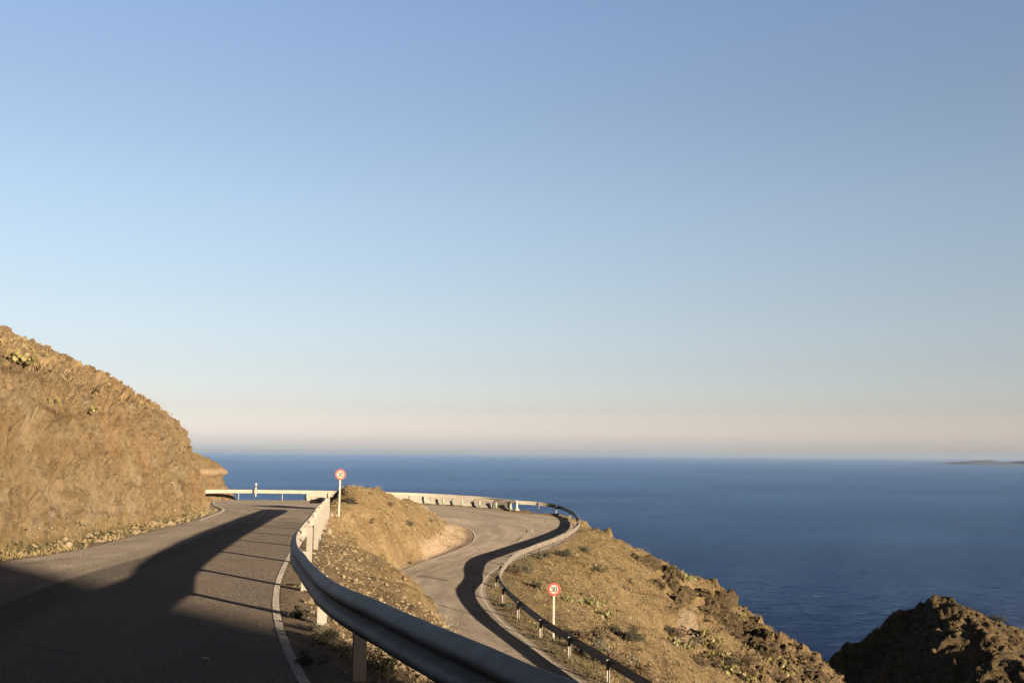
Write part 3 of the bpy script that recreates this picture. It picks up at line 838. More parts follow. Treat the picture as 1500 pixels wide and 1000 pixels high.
hill_behind()

# ------------------------------------------------------------------ guardrails
def beam_profile(n=25):
    out = []
    for h in np.linspace(-0.155, 0.155, n):
        a = (h + 0.155) / 0.155 * 2 * math.pi
        o = 0.0415 * (1 - math.cos(a))
        o = 0.083 * (o / 0.083) ** 0.62              # flatter crests, steeper flanks
        out.append((o, h))
    return out
def rail_beam(name, path, mat, side, top, parent, joint=None):
    """W-beam swept along path (x, y, ground z); crests point to `side` (+1 right, -1 left)"""
    P = resample(path, 0.16)
    q = offset_pts(P, 1.0) - P[:, :2]
    prof = beam_profile()
    sheet = [(o, h) for o, h in prof] + [(o - 0.004, h) for o, h in prof[::-1]]
    n, k = len(P), len(sheet)
    d = np.r_[0, np.cumsum(np.linalg.norm(np.diff(P, axis=0), axis=1))]
    lap = np.zeros(n)
    if joint:                                        # each length of beam overlaps the next by 0.3 m
        lap = (np.mod(d, joint) < 0.32) * 0.009
    V = np.empty((n, k, 3))
    for j, (o, h) in enumerate(sheet):
        oo_ = o + (lap if j < len(prof) else 0)
        V[:, j, 0] = P[:, 0] + q[:, 0] * side * oo_
        V[:, j, 1] = P[:, 1] + q[:, 1] * side * oo_
        V[:, j, 2] = P[:, 2] + top - 0.155 + h * (1 + lap * 1.2)
    idx = np.arange(n * k).reshape(n, k)
    nxt = np.roll(idx, -1, axis=1)
    Fc = np.stack([idx[:-1], nxt[:-1], nxt[1:], idx[1:]], -1).reshape(-1, 4)
    o = mesh_obj(name, V.reshape(-1, 3), Fc, mat, parent, smooth=True)
    if joint:
        s = 0.0
        while s < d[-1] - 0.4:
            for ds in (0.07, 0.25):
                i = min(int(np.searchsorted(d, s + ds)), n - 1)
                if np.hypot(*(P[i, :2] + np.array(path[0][:2]))) > 14: continue
                for hh, off in ((0.138, 0.036), (0.040, 0.066), (-0.040, 0.066), (-0.118, 0.062)):
                    c = (P[i, 0] + q[i, 0] * side * off, P[i, 1] + q[i, 1] * side * off, P[i, 2] + top - 0.155 + hh)
                    b = MB(); b.lathe([(0.017, -0.014), (0.017, 0.012), (0.011, 0.019)], 8)
                    bo = b.build('bolt', M['bolt'], o); bo.location = c; bo.scale = (1.5, 1, 1); bo.rotation_euler = (0, 0, math.atan2(q[i, 1], q[i, 0]) + math.pi / 2)
            s += joint
    return o
def c_post(height, name, mat, parent, loc, rz):
    """120 x 55 mm C-section post with lips, its web facing the rail, and the spacer block"""
    b = MB()
    pts = [(-.06,.0),(.06,.0),(.06,-.055),(.035,-.055),(.035,-.049),(.054,-.049),(.054,-.006),(-.054,-.006),(-.054,-.049),(-.035,-.049),(-.035,-.055),(-.06,-.055)]
    pts = [(-.0275 - y, x * 0.9 - .056) for x, y in pts]
    n = len(pts)
    vs = [(x, y, -0.6) for x, y in pts] + [(x, y, height) for x, y in pts]
    fs = [(i, (i + 1) % n, (i + 1) % n + n, i + n) for i in range(n)]
    fs = [tuple(reversed(f)) for f in fs]
    quads = [(0,1,6,7),(1,2,5,6),(2,3,4,5),(0,7,8,11),(8,9,10,11)]
    fs += [tuple(i + n for i in qd)[::-1] for qd in quads]
    b.add(vs, fs)
    o = b.build(name, mat, parent)
    o.location = loc
    o.rotation_euler = (0, 0, rz)
    s = MB()
    s.box((0, 0.045, height - 0.08), (0.05, 0.086, 0.16))
    s.build('spacer_block', M['steel_dark'], o)
    return o
def guardrail(name, label, path, side, top, mat, pmat, spacing, start, joint, post_xy=None, feet=True):
    root = tag(empty(name, tuple(path[0])), label, 'guardrail')
    sh = path - np.array(path[0])
    rail_beam('rail_beam', sh, mat, side, top, root, joint)
    P = resample(path, 0.1)
    q = offset_pts(P, 1.0) - P[:, :2]
    d = np.r_[0, np.cumsum(np.linalg.norm(np.diff(P, axis=0), axis=1))]
    ids = []
    if post_xy is not None:
        for x, y in post_xy: ids.append(int(np.argmin(np.hypot(P[:, 0] - x, P[:, 1] - y))))
    else:
        ids = [int(np.searchsorted(d, s)) for s in np.arange(start, d[-1] - 0.3, spacing)]
    for i in ids:
        # the post stands behind the rail, its web 9 cm back from the beam
        px, py = P[i, :2] - q[i] * side * 0.088
        ang = math.atan2(q[i, 1] * side, q[i, 0] * side) - math.pi / 2
        c_post(top - (0.15 if P[i, 1] < 17 else 0.03), 'post', pmat, root, (px - path[0][0], py - path[0][1], P[i, 2] - path[0][2]), ang)
    return root
guardrail('guardrail', 'long grey steel guardrail beside the upper road, sweeping out of the near foreground', RAIL_A, -1, 0.73, M['steel'], M['post'], 4.0, 1.0, 4.0,
          post_xy=[(5,-2.2),(2.3,1.1),(.0,4.55),(-1.36,8.2),(-2.28,11.55),(-3.18,15.0),(-3.95,19.0),(-4.6,23),(-5.25,27),(-5.95,31),(-6.62,35),(-7.28,39),(-7.95,43),(-8.6,46.8),(-9.2,49.8)])
guardrail('guardrail', 'brown steel guardrail winding along the outside of the lower road below the cactus slope', RAIL_C, +1 if False else -1, 0.72, M['steel_dark'], M['post'], 4.0, 1.0, 4.0,
          post_xy=[tuple(at_z(*p))[:2] for p in RAIL_C_PX[1:]])
guardrail('guardrail', 'straight pale cream guardrail along the far rim of the bend, above the concrete barriers', RAIL_B, +1, 0.76, M['rail_pale'], M['post'], 3.6, 3.2, 4.0)

# flared white end support of the pale rail
q = at_z(757, 747.0, -5.0)
e = tag(empty('rail_end_support', q), 'white tapering concrete support flaring at its foot at the right end of the pale rail', 'barrier support')
b = MB(); b.lathe([(0.30, 0), (0.20, 0.06), (0.115, 0.22), (0.085, 0.5), (0.075, 0.80)], 14); b.build('column', M['white'], e, True)
b = MB(); b.box((0, 0, 0.835), (0.22, 0.16, 0.07)); b.build('cap', M['white'], e)

# ------------------------------------------------------------------ concrete barriers and bollards on the far rim
def barrier_mesh():
    b = MB()
    sec = [(-.24, 0), (.24, 0), (.24, .06), (.13, .24), (.085, .72), (-.085, .72), (-.13, .24), (-.24, .06)]
    n = len(sec)
    L = 0.99
    vs = [(-L, y, z) for y, z in sec] + [(L, y, z) for y, z in sec]
    fs = [(i, (i + 1) % n, (i + 1) % n + n, i + n)[::-1] for i in range(n)] + [tuple(range(n)), tuple(range(2 * n - 1, n - 1, -1))]
    b.add(vs, fs)
    return b
JP = catmull([(-17.6,86.2,-4.15),(-15.5,88.0,-4.25),(-12.5,90.7,-4.4),(-8.2,93.5,-4.66),(-5.6,93.3,-4.78),(-3.0,92.4,-4.9),(-.6,90.9,-5.05),(.1,90.3,-5.1)], 10)
JP = resample(JP, 2.03)
ords = ['first', 'second', 'third', 'fourth', 'fifth', 'sixth', 'seventh', 'eighth', 'ninth', 'tenth', 'eleventh', 'twelfth']
proto = None
nj = len(JP) - 1
for i in range(nj):
    a, c = JP[i], JP[i + 1]
    mid = (a + c) / 2
    last = i == nj - 1
    if proto is None or last:
        o = barrier_mesh().build('concrete_barrier', M['concrete_grey'] if last else M['concrete'])
        if not last: proto = o
    else:
        o = proto.copy(); COL.objects.link(o)
    o.location = mid
    o.rotation_euler = (0, 0, math.atan2(c[1] - a[1], c[0] - a[0]))
    k = nj - 1 - i
    if last: lab = 'darker grey concrete barrier at the right end of the row, beside the white rail support'
    elif i == 0: lab = 'concrete barrier at the left end of the row, left of the mound'
    elif mid[0] < -9: lab = 'beige concrete barrier in the part of the row half hidden behind the mound'
    else: lab = '%s beige concrete barrier counting leftwards from the darker grey one' % ords[k - 1]
    tag(o, lab, 'barrier', 'concrete barriers along the far rim of the bend')

def bollard():
    r = empty('reflective_bollard', (0, 0, 0))
    b = MB(); b.lathe([(0.10, 0), (0.10, 0.03), (0.085, 0.05), (0.085, 0.62), (0.07, 0.65), (0.02, 0.66)], 14); b.build('body', M['green'], r, False)
    for z in (0.27, 0.42, 0.55):
        b = MB(); b.lathe([(0.089, z), (0.089, z + 0.075)], 14); b.build('reflective_band', M['white'], r)
    return r
def copy_thing(o, parent=None):
    c = o.copy(); COL.objects.link(c)
    if parent: c.parent = parent
    for ch in list(o.children): copy_thing(ch, c)
    return c
bp = None
for i, (px, py, z) in enumerate([(621.6,737.2,-4.66),(649.4,739.6,-4.77),(676.4,741.6,-4.84),(702.4,743.3,-4.92),(726.4,745.6,-5.0),(747.4,748.3,-5.1),(454.4,731.6,-4.1)]):
    o = bollard() if bp is None else copy_thing(bp)
    bp = bp or o
    o.location = at_z(px, py, z)
    lab = ['green and white striped bollard nearest the grassy mound, leftmost of the row of six',
           'green and white striped bollard, second from the mound in the row of six',
           'green and white striped bollard, third from the mound in the row of six',
           'green and white striped bollard, third from the white rail support in the row of six',
           'green and white striped bollard, second from the white rail support',
           'green and white striped bollard closest to the white rail support, before the grey barrier',
           'lone green and white bollard left of the mound, past the upper guardrail end'][i]
    tag(o, lab, 'bollard', 'striped bollards along the bend')

# white marker post at the left end of the rail
q = at_z(374.3, 727.4, -3.78)
e = tag(empty('marker_post', q), 'thin white roadside marker post with a black band, standing before the pale rail', 'marker post')
b = MB(); b.lathe([(0.075, 0), (0.07, 0.82)], 12); b.build('shaft', M['white'], e, True)
b = MB(); b.lathe([(0.073, 0.82), (0.071, 0.91)], 12); b.build('band', M['black'], e, True)
b = MB(); b.lathe([(0.071, 0.91), (0.09, 0.98), (0.085, 1.08), (0.05, 1.15), (0.01, 1.16)], 12); b.build('head', M['white'], e, True)

# ------------------------------------------------------------------ speed limit signs
def ring_mesh(b, r0, r1, y, n=40):
    vs = [(r * math.cos(2 * math.pi * k / n), y, r * math.sin(2 * math.pi * k / n)) for r in (r0, r1) for k in range(n)]
    b.add(vs, [(k, (k + 1) % n, (k + 1) % n + n, k + n) for k in range(n)])
def stroke(b, pts, w, y):           # flat stroke of width w through the points in the x,z plane
    P = np.array(pts, float)
    T = np.gradient(P, axis=0); T /= np.linalg.norm(T, axis=1)[:, None]
    Nn = np.c_[-T[:, 1], T[:, 0]] * w / 2
    vs = [(p[0] + n_[0], y, p[1] + n_[1]) for p, n_ in zip(P, Nn)] + [(p[0] - n_[0], y, p[1] - n_[1]) for p, n_ in zip(P, Nn)]
    k = len(P)
    b.add(vs, [(i, i + 1, i + 1 + k, i + k) for i in range(k - 1)])
def speed_sign(loc, total, dia, rz, label, lean=0.0):
    e = tag(empty('speed_sign', loc, rz), label, 'road sign', 'round speed limit signs')
    e.rotation_euler = (0, lean, rz)
    b = MB(); b.box((0, 0.035, total / 2 - 0.2), (0.075, 0.04, total + 0.4 - 0.02)); b.build('pole', M['white'], e)
    r = dia / 2; cz = total - r
    b = MB(); n = 40
    vs = [(r * math.cos(2 * math.pi * k / n), y, cz + r * math.sin(2 * math.pi * k / n)) for y in (0, 0.012) for k in range(n)]
    b.add(vs, [tuple(range(n)), tuple(range(2 * n - 1, n - 1, -1))] + [(k, k + n, (k + 1) % n + n, (k + 1) % n) for k in range(n)])
    plate = b.build('sign_plate', M['white'], e)
    b = MB(); ring_mesh(b, r * 0.70, r * 0.985, -0.003); rg = b.build('red_border', M['red'], plate); rg.location = (0, 0, cz)
    b = MB()
    h, w, sw = r * 0.66, r * 0.38, r * 0.16
    cx = -r * 0.27
    top = [(cx + w / 2 * math.cos(a), h / 4 + h / 4 * math.sin(a)) for a in np.linspace(R(160), R(-90), 14)]
    bot = [(cx + w / 2 * 1.05 * math.cos(a), -h / 4 + h / 4 * math.sin(a)) for a in np.linspace(R(90), R(-160), 14)]
    stroke(b, top, sw, -0.004)
    nb_ = len(b.v); stroke(b, bot, sw, -0.0045); b.add([], []); b.f.append((len(top) - 1, nb_, nb_ + len(bot), 2 * len(top) - 1)); b.m.append(0)
    dg = b.build('digit', M['black'], plate); dg.location = (0, 0, cz)
    b = MB()
    cx = r * 0.27
    stroke(b, [(cx + w / 2 * math.cos(a), h / 2 * math.sin(a)) for a in np.linspace(0, 2 * math.pi, 28)], sw, -0.004)
    dg = b.build('digit', M['black'], plate); dg.location = (0, 0, cz)
    return e
q = at_y(496.5, 752, 50)
speed_sign((q.x, q.y, q.z - 0.05), 2.24, 0.53, R(6), 'round red and white 30 sign beside the upper guardrail, in front of the mound', R(0.6))
q = at_y(811, 921, 40.2)
q.z = min(q.z, -6.9)
speed_sign((q.x, q.y, q.z), -(858 - 665.2) / F_PX * 40.2 - q.z + 0.255, 0.50, R(-3), 'round red and white 30 sign behind the lower guardrail, against the dry slope', R(0.3))

# ------------------------------------------------------------------ rocks
def rock_mesh(seed, mat, name='boulder', sub=2, flat=0.7):
    import bmesh
    bm = bmesh.new()
    bmesh.ops.create_icosphere(bm, subdivisions=sub, radius=1)
    P = np.array([v.co[:] for v in bm.verts])
    d = 1 + 0.30 * fbm(P * 1.1 + seed * 5.1, 4, 0.55, True) + 0.10 * fbm(P * 4 + seed, 3) + 0.34 * facets(P * 1.6 + seed * 3.7, 7)
    P = np.round(P * d[:, None] * 5) / 5 * 0.35 + P * d[:, None] * 0.65
    P[:, 2] *= flat
    for v, p_ in zip(bm.verts, P): v.co = p_
    me = bpy.data.meshes.new(name); bm.to_mesh(me); bm.free()
    me.materials.append(mat)
    return me
def place_rock(me, loc, s, label, group=None, name='boulder', rz=None):
    o = bpy.data.objects.new(name, me); COL.objects.link(o)
    o.location = loc; o.scale = s if isinstance(s, tuple) else (s, s, s)
    o.rotation_euler = (0, 0, random.uniform(0, 6.28) if rz is None else rz)
    tag(o, label, 'rock', group)
    return o

def outcrop():
    """undercut rock with a pale ledge, past the end of the cliff"""
    prof = [(665, 288), (669, 297), (676, 310), (683, 319), (688, 326), (692, 328), (696, 325), (703, 323), (709, 325), (717, 332), (724, 337), (745, 344)]
    D = 88.0
    c = at_y(281, 690, D)
    n = 90
    ys = np.linspace(664, 745, 60)
    rad = np.interp(ys, [p_[0] for p_ in prof], [(p_[1] - 281) / F_PX * D for p_ in prof])
    zz = [at_y(281, y, D).z for y in ys]
    V = []
    for r_, z_ in zip(rad, zz):
        for k in range(n):
            a = 2 * math.pi * k / n
            V.append((c.x + r_ * math.cos(a) * 1.0, c.y + r_ * math.sin(a) * 1.15, z_))
    V = np.array(V)
    dsp = fbm(V * np.array([0.9, 0.9, 1.8]), 4, 0.6, True) * 0.18 + fbm(V * 3, 3) * 0.10 + facets(V * np.array([1.3, 1.3, 2.2]), 5) * 0.22
    cen = V - np.array((c.x, c.y, 0)); cen[:, 2] = 0
    cen /= np.linalg.norm(cen, axis=1)[:, None] + 1e-9
    V += cen * dsp[:, None]
    m_ = len(ys)
    idx = np.arange(m_ * n).reshape(m_, n)
    nx_ = np.roll(idx, -1, axis=1)
    Fc = np.stack([idx[:-1], idx[1:], nx_[1:], nx_[:-1]], -1).reshape(-1, 4)
    V = np.vstack([V, [[c.x, c.y, zz[0] + 0.1]]])
    tip = len(V) - 1
    fl = [tuple(f) for f in Fc] + [(k, (k + 1) % n, tip) for k in range(n)]
    mi = [0] * len(Fc) + [0] * n
    o = mesh_obj('rock_outcrop', V, fl, M['terrain'], smooth=True)
    tag(o, 'undercut brown rock with a pale ledge jutting out past the end of the cliff', 'rock')
    yy = np.r_[np.repeat(ys, n), 664]
    attr(o, 'rock', np.ones(len(V)) * 0.7); attr(o, 'gravel', 0.5 * smooth01(yy, 684, 689) * (1 - smooth01(yy, 690, 696)))
    attr(o, 'grass', (yy < 684) * 0.4); attr(o, 'dark', np.where((yy > 695) & (yy < 712), 0.35, 0))
outcrop()

RM = [rock_mesh(i, M['stone']) for i in range(4)]
RP = [rock_mesh(i + 9, M['pale_stone']) for i in range(2)]
RD = [rock_mesh(i + 20, M['dark_stone'], sub=4, flat=0.9) for i in range(4)]

def ground_hit(px, py, lo=3.0, hi=140.0):
    """where the photograph's ray meets the terrain"""
    d = ray(px, py); d = d / d.y
    ys = np.arange(lo, hi, 0.15)
    Z = ground_many(d.x * ys, ys)
    below = np.where(Z >= d.z * ys)[0]
    if len(below) == 0: return None
    y = ys[below[0]]
    return Vector((d.x * y, y, Z[below[0]]))

# pale stones at the foot of the upper sign
for (px, py), s, me, lab in [((485, 757), 0.13, RP[0], 'pale angular stone left of the upper sign foot, against the rail'), ((493, 757), 0.10, RP[1], 'pale stone just left below the upper sign foot'),
                         ((481, 781), 0.12, RP[0], 'pale stone on the gravel bench under the upper sign')]:
    g = ground_hit(px, py, 20)
    if g: place_rock(me, g + Vector((0, 0, 0.03)), s, lab)

# ------------------------------------------------------------------ vegetation
def leaf_clump(seed, n, size, leaf, spread=(1, 1, 0.75)):
    rg = np.random.default_rng(seed)
    lobes = rg.normal(size=(9, 3)) * np.array([0.5, 0.5, 0.3]) + np.array([0, 0, 0.45])
    lr = rg.uniform(0.25, 0.5, 9)
    k = rg.integers(0, 9, n)
    d = rg.normal(size=(n, 3)); d /= np.linalg.norm(d, axis=1)[:, None]
    c = lobes[k] + d * (lr[k] * rg.uniform(0.5, 1.05, n) ** 0.5)[:, None]
    c[:, 2] = np.abs(c[:, 2])
    c *= np.array(spread) * size
    a = rg.normal(size=(n, 3)); a /= np.linalg.norm(a, axis=1)[:, None]
    b = np.cross(a, rg.normal(size=(n, 3))); b /= np.linalg.norm(b, axis=1)[:, None]
    L = leaf * rg.uniform(0.6, 1.4, n)[:, None]
    V = np.stack([c - a * L, c + b * L * 0.4, c + a * L, c - b * L * 0.4], 1).reshape(-1, 3)
    return V, np.arange(n * 4).reshape(n, 4)
def leaf_mesh(name, seed, n, size, leaf, mat, spread=(1, 1, .75)):
    V, Fc = leaf_clump(seed, n, size, leaf, spread)
    o = mesh_obj(name, V, Fc, mat)
    me = o.data
    bpy.data.objects.remove(o)
    return me
def stem_mesh(seed, size):
    rg = random.Random(seed)
    b = MB()
    for k in range(7):
        a = rg.uniform(0, 6.28); tilt = rg.uniform(0.2, 0.8)
        p0 = np.array((0, 0, -0.05)); p1 = np.array((math.cos(a) * math.sin(tilt), math.sin(a) * math.sin(tilt), math.cos(tilt))) * size * 0.7
        r0, r1 = 0.018 * size * 2, 0.006 * size * 2
        vs = []
        for p_, r_ in ((p0, r0), (p1, r1)):
            for j in range(4): vs.append((p_[0] + r_ * math.cos(j * 1.57), p_[1] + r_ * math.sin(j * 1.57), p_[2]))
        b.add(vs, [(j, (j + 1) % 4, (j + 1) % 4 + 4, j + 4) for j in range(4)])
    o = b.build('stems', M['twig']); me = o.data
    bpy.data.objects.remove(o)
    return me
SH = {}
for key, mk in (('dark', 'shrub_dark'), ('grey', 'shrub_grey'), ('brown', 'shrub_brown')):
    SH[key] = [(leaf_mesh('foliage', 40 + i + len(key) * 7, 900, 1.0, 0.075, M[mk]), stem_mesh(i + 3, 1.0)) for i in range(3)]
def shrub(key, loc, s, label, group=None, name='shrub', cat='shrub'):
    r = tag(empty(name, loc, random.uniform(0, 6.28)), label, cat, group)
    r.scale = (s, s, s * random.uniform(0.75, 1.1))
    fm, sm = random.choice(SH[key])
    for nm, me in (('foliage', fm), ('stems', sm)):
        o = bpy.data.objects.new(nm, me); COL.objects.link(o); o.parent = r
    return r

def pad_mesh(seed, n):
    """prickly pear: flat oval pads growing on one another"""
    rg = random.Random(seed)
    V, Fc = [], []
    def pad(base, up_, nrm, L, link=0):
        side = np.cross(up_, nrm); side /= np.linalg.norm(side)
        k, i0 = 10, len(V)
        for t in (0.014, -0.014):
            V.append(base + up_ * L * 0.5 + nrm * t * 1.6)
            for j in range(k):
                a = 2 * math.pi * j / k
                w = 0.36 * L * (1 + 0.12 * math.sin(a))
                V.append(base + up_ * (L * 0.5 + L * 0.5 * math.sin(a)) + side * w * math.cos(a) + nrm * t * 0.5)
        for j in range(k):
            Fc.append((i0, i0 + 1 + j, i0 + 1 + (j + 1) % k))
            o_ = i0 + k + 1
            Fc.append((o_, o_ + 1 + (j + 1) % k, o_ + 1 + j))
            Fc.append((i0 + 1 + j, o_ + 1 + j, o_ + 1 + (j + 1) % k)); Fc.append((i0 + 1 + j, o_ + 1 + (j + 1) % k, i0 + 1 + (j + 1) % k))
        Fc.append((i0 + 8, i0 + 9, link))
        last[0] = i0 + 3
        return base + up_ * L
    last = [0]
    V.append(np.array((0, 0, -0.12)))
    def rv(s): return np.array([rg.gauss(0, s) for _ in range(3)])
    for c in range(n):
        base = np.array((rg.gauss(0, 0.45), rg.gauss(0, 0.45), -0.03))
        up_ = np.array((0, 0, 1.0)) + rv(0.35); up_ /= np.linalg.norm(up_)
        nrm = rv(1); nrm -= up_ * nrm.dot(up_); nrm /= np.linalg.norm(nrm)
        tip = pad(base, up_, nrm, rg.uniform(0.26, 0.36)); l1 = last[0]
        for g in range(rg.randint(1, 3)):
            u2 = up_ + rv(0.55); u2[2] = abs(u2[2]); u2 /= np.linalg.norm(u2)
            n2 = nrm + rv(0.5); n2 -= u2 * n2.dot(u2); n2 /= np.linalg.norm(n2)
            t2 = pad(tip - up_ * 0.03, u2, n2, rg.uniform(0.2, 0.32), l1); l2 = last[0]
            if rg.random() < 0.5:
                u3 = u2 + rv(0.5); u3[2] = abs(u3[2]); u3 /= np.linalg.norm(u3)
                n3 = n2 + rv(0.4); n3 -= u3 * n3.dot(u3); n3 /= np.linalg.norm(n3)
                pad(t2 - u2 * 0.03, u3, n3, rg.uniform(0.17, 0.27), l2)
    me = bpy.data.meshes.new('prickly_pear')
    me.from_pydata([tuple(v) for v in V], [], Fc); me.update()
    me.materials.append(M['cactus'])
    return me
PM = [pad_mesh(i, 11) for i in range(4)]
M['cactus_yellow'] = mat_simple('yellowed_pear_pad', (0.060, 0.053, 0.012), (0.105, 0.092, 0.024), 4, 0.7, 0.2)
PY = []
for me_ in PM:
    m2 = me_.copy(); m2.name = 'prickly_pear'; m2.materials[0] = M['cactus_yellow']; PY.append(m2)
def cactus(px, py, s, label, group='prickly pears', lo=18):
    g = ground_hit(px, py, lo)
    if g is None: return
    o = bpy.data.objects.new('prickly_pear', random.choice(PY if px < 300 or 'yellow' in label or px > 1060 else PM)); COL.objects.link(o)
    s *= 0.7 if px > 300 else 1
    o.location = g; o.scale = (s, s, s * 0.85); o.rotation_euler = (0, 0, random.uniform(0, 6.28))
    tag(o, label, 'cactus', group)
for px, py, s, lab in [
 (14, 528, .55, 'large yellow prickly pear high on the cliff at the left edge of the photo'),
 (33, 538, .4, 'smaller prickly pear just right of the large one, high on the cliff'),
 (78, 594, .3, 'small prickly pear in mid cliff, left of two low green tufts'),
 (126, 606, .35, 'small prickly pear in mid cliff above the orange rock face'),
 (985, 842, 1.3, 'bushy prickly pear right on the ridge line against the sea'),
 (1003, 850, 1.4, 'prickly pear on the ridge just below the bushy one'),
 (1012, 872, 1.0, 'prickly pear above the pale bare scarp'),
 (872, 888, 1.0, 'prickly pear in the dip on the dry slope right of the lower sign'),
 (882, 903, 1.1, 'prickly pear on the dry slope, lower right of the lower sign'),
 (860, 884, 0.8, 'small prickly pear close to the lower sign on its right'),
 (830, 881, 0.7, 'tiny prickly pear behind the lower sign post'),
 (990, 945, 1.3, 'wide prickly pear at the foot of the pale bare scarp'),
 (1008, 952, 1.1, 'prickly pear beside the wide one below the pale bare scarp'),
 (1030, 930, 1.3, 'yellowish prickly pear right of the pale bare scarp'),
 (1042, 948, 1.5, 'tall yellowish prickly pear, first of the chain running down the slope'),
 (1052, 968, 1.4, 'yellowish prickly pear midway down the chain on the slope'),
 (1064, 984, 1.3, 'lowest yellowish prickly pear of the chain at the bottom of the photo'),
 (1090, 905, 1.0, 'prickly pear among dark rocks below the ridge'),
 (1108, 925, 1.2, 'prickly pear on the dark rocky rim next to the sea'),
 (1132, 975, 1.4, 'prickly pear low on the dark rocky flank'),
 (1146, 990, 1.2, 'prickly pear near the bottom of the dark rocky flank'),
 (1088, 995, 1.2, 'prickly pear at the very bottom of the photo between brown bushes')]:
    cactus(px, py, s, lab, lo=18 if px < 300 else 35)

# shrubs along the near rail
for px, py, s, key, lab in [(436, 858, 0.10, 'dark', 'little dark shrub between edge line and second guardrail post'),
  (441, 905, 0.16, 'dark', 'dark green shrub at the edge of the gravel, left of the lit guardrail post'),
  (462, 925, 0.17, 'grey', 'grey green shrub at the foot of the lit guardrail post'),
  (495, 900, 0.16, 'grey', 'grey green shrub between the two nearest guardrail posts, in sun'),
  (476, 945, 0.20, 'dark', 'dark shrub in the shade left of the nearest guardrail post'),
  (515, 960, 0.20, 'grey', 'shaded grey shrub beside the nearest guardrail post'),
  (560, 985, 0.20, 'dark', 'shaded shrub right of the nearest guardrail post, under the beam'),
  (452, 972, 0.14, 'dark', 'dark shrub in the shade beside the edge line at the bottom of the photo')]:
    g = ground_hit(px, py, 4.0)
    if g: shrub(key, g - Vector((0, 0, 0.03)), s, lab)
for px, py, s, key, lab in [(517, 737, 0.42, 'dark', 'small dark shrub low on the left face of the mound, right of the upper sign'),
  (509, 728, 0.30, 'brown', 'small brown shrub near the left top of the mound'),
  (571, 742, 0.32, 'brown', 'small brown shrub in the middle of the mound'),
  (600, 770, 0.34, 'grey', 'grey tuft in the lower middle of the mound'),
  (545, 765, 0.28, 'brown', 'brown tuft on the left lower face of the mound'),
  (632, 765, 0.30, 'grey', 'grey tuft on the right shoulder of the mound'),
  (600, 826, 0.26, 'dark', 'dark tuft at the very foot of the mound beside the lower road')]:
    g = ground_hit(px, py, 40)
    if g: shrub(key, g - Vector((0, 0, 0.08)), s, lab)
q = (57.0, 119.2)
shrub('dark', (q[0], q[1], head_z(*q) - 0.1), 1.35, 'lone round dark bush on the crest of the headland, against the sea', name='bush', cat='bush')

# scattered shrubs on the slope right of the lower road
SLOPE = []
def in_slope(px, py):
    top = np.interp(px, [r[0] for r in RIDGE], [r[1] for r in RIDGE])
    return py > top + 6
spots = []
rg = random.Random(21)
while len(spots) < 62:
    px, py = rg.uniform(745, 1225), rg.uniform(800, 998)
    rail_y = np.interp(px, [738, 741, 763, 797, 840, 897, 940], [850, 885, 905, 935, 962, 999, 1030])
    low = np.interp(px, [745, 850], [832, 782])
    if py < low + 6 or py > rail_y + 4 or not in_slope(px, py): continue
    dark_zone = (px > 1010) or (py > 925) or (px < 850 and 805 < py < 850) or (py > rail_y - 26)
    if not dark_zone and rg.random() < 0.93: continue
    spots.append((px, py))
for px, py in spots:
    g = ground_hit(px, py, 25)
    if g is None: continue
    rocky = px > 1030
    key = rg.choice(['dark', 'brown', 'brown'] if rocky else ['brown', 'grey', 'dark', 'brown'])
    word = {'dark': 'dark green', 'brown': 'dry brown', 'grey': 'grey green'}[key]
    shrub(key, g - Vector((0, 0, 0.05)), rg.uniform(0.25, 0.62) * (1.25 if py > 930 else 1), 'low %s shrub scattered on the dry slope right of the lower road' % word, 'low %s shrubs on the slope' % word)
# dark rocks along the seaward rim
spots = []
for k in range(26):
    i = rg.uniform(2, len(RIDGE) - 1.05)
    a = np.interp(i, range(len(RIDGE)), [r[0] for r in RIDGE]); b_ = np.interp(i, range(len(RIDGE)), [r[1] for r in RIDGE])
    px, py = a - rg.uniform(0, 70) * (rg.random() ** 1.5), b_ + rg.uniform(-1, 40)
    if px < 930 and py > b_ + 10: continue
    g = ground_hit(px, max(py, b_ + 3), 35)
    if g is None: continue
    place_rock(rg.choice(RD), g - Vector((0, 0, 0.05)), (rg.uniform(0.4, 1.1), rg.uniform(0.4, 1.1), rg.uniform(0.35, 0.85)), 'rough dark brown rock on the seaward rim of the slope', 'dark rocks on the seaward rim')

# ground stuff: grass blades and stones
def region_points(n, fn, seed):
    r_ = np.random.default_rng(seed)
    pts = fn(r_, n)
    return pts
def blades(name, X, Y, mat, hmin, hmax, per, seed, label, width=0.012, spread=0.10):
    r_ = np.random.default_rng(seed)
    Z = ground_many(X, Y)
    n = len(X) * per
    bx = np.repeat(X, per) + r_.normal(size=n) * spread; by = np.repeat(Y, per) + r_.normal(size=n) * spread
    bz = np.repeat(Z, per) - 0.03
    h = r_.uniform(hmin, hmax, n) * np.repeat(r_.uniform(0.6, 1.3, len(X)), per)
    a = r_.uniform(0, 2 * np.pi, n); ln = r_.uniform(0.1, 0.8, n) * h
    w = width * r_.uniform(0.6, 1.6, n)
    pa = a + np.pi / 2 + r_.normal(size=n) * 0.6
    b0 = np.c_[bx - np.cos(pa) * w, by - np.sin(pa) * w, bz]; b1 = np.c_[bx + np.cos(pa) * w, by + np.sin(pa) * w, bz]
    m0 = np.c_[bx + np.cos(a) * ln * 0.35, by + np.sin(a) * ln * 0.35, bz + h * 0.62]
    tip = np.c_[bx + np.cos(a) * ln, by + np.sin(a) * ln, bz + h]
    V = np.stack([b0, b1, tip, m0], 1).reshape(-1, 3)
    o = mesh_obj(name, V, np.arange(n * 4).reshape(n, 4), mat)
    tag(o, label, 'grass', kind='stuff')
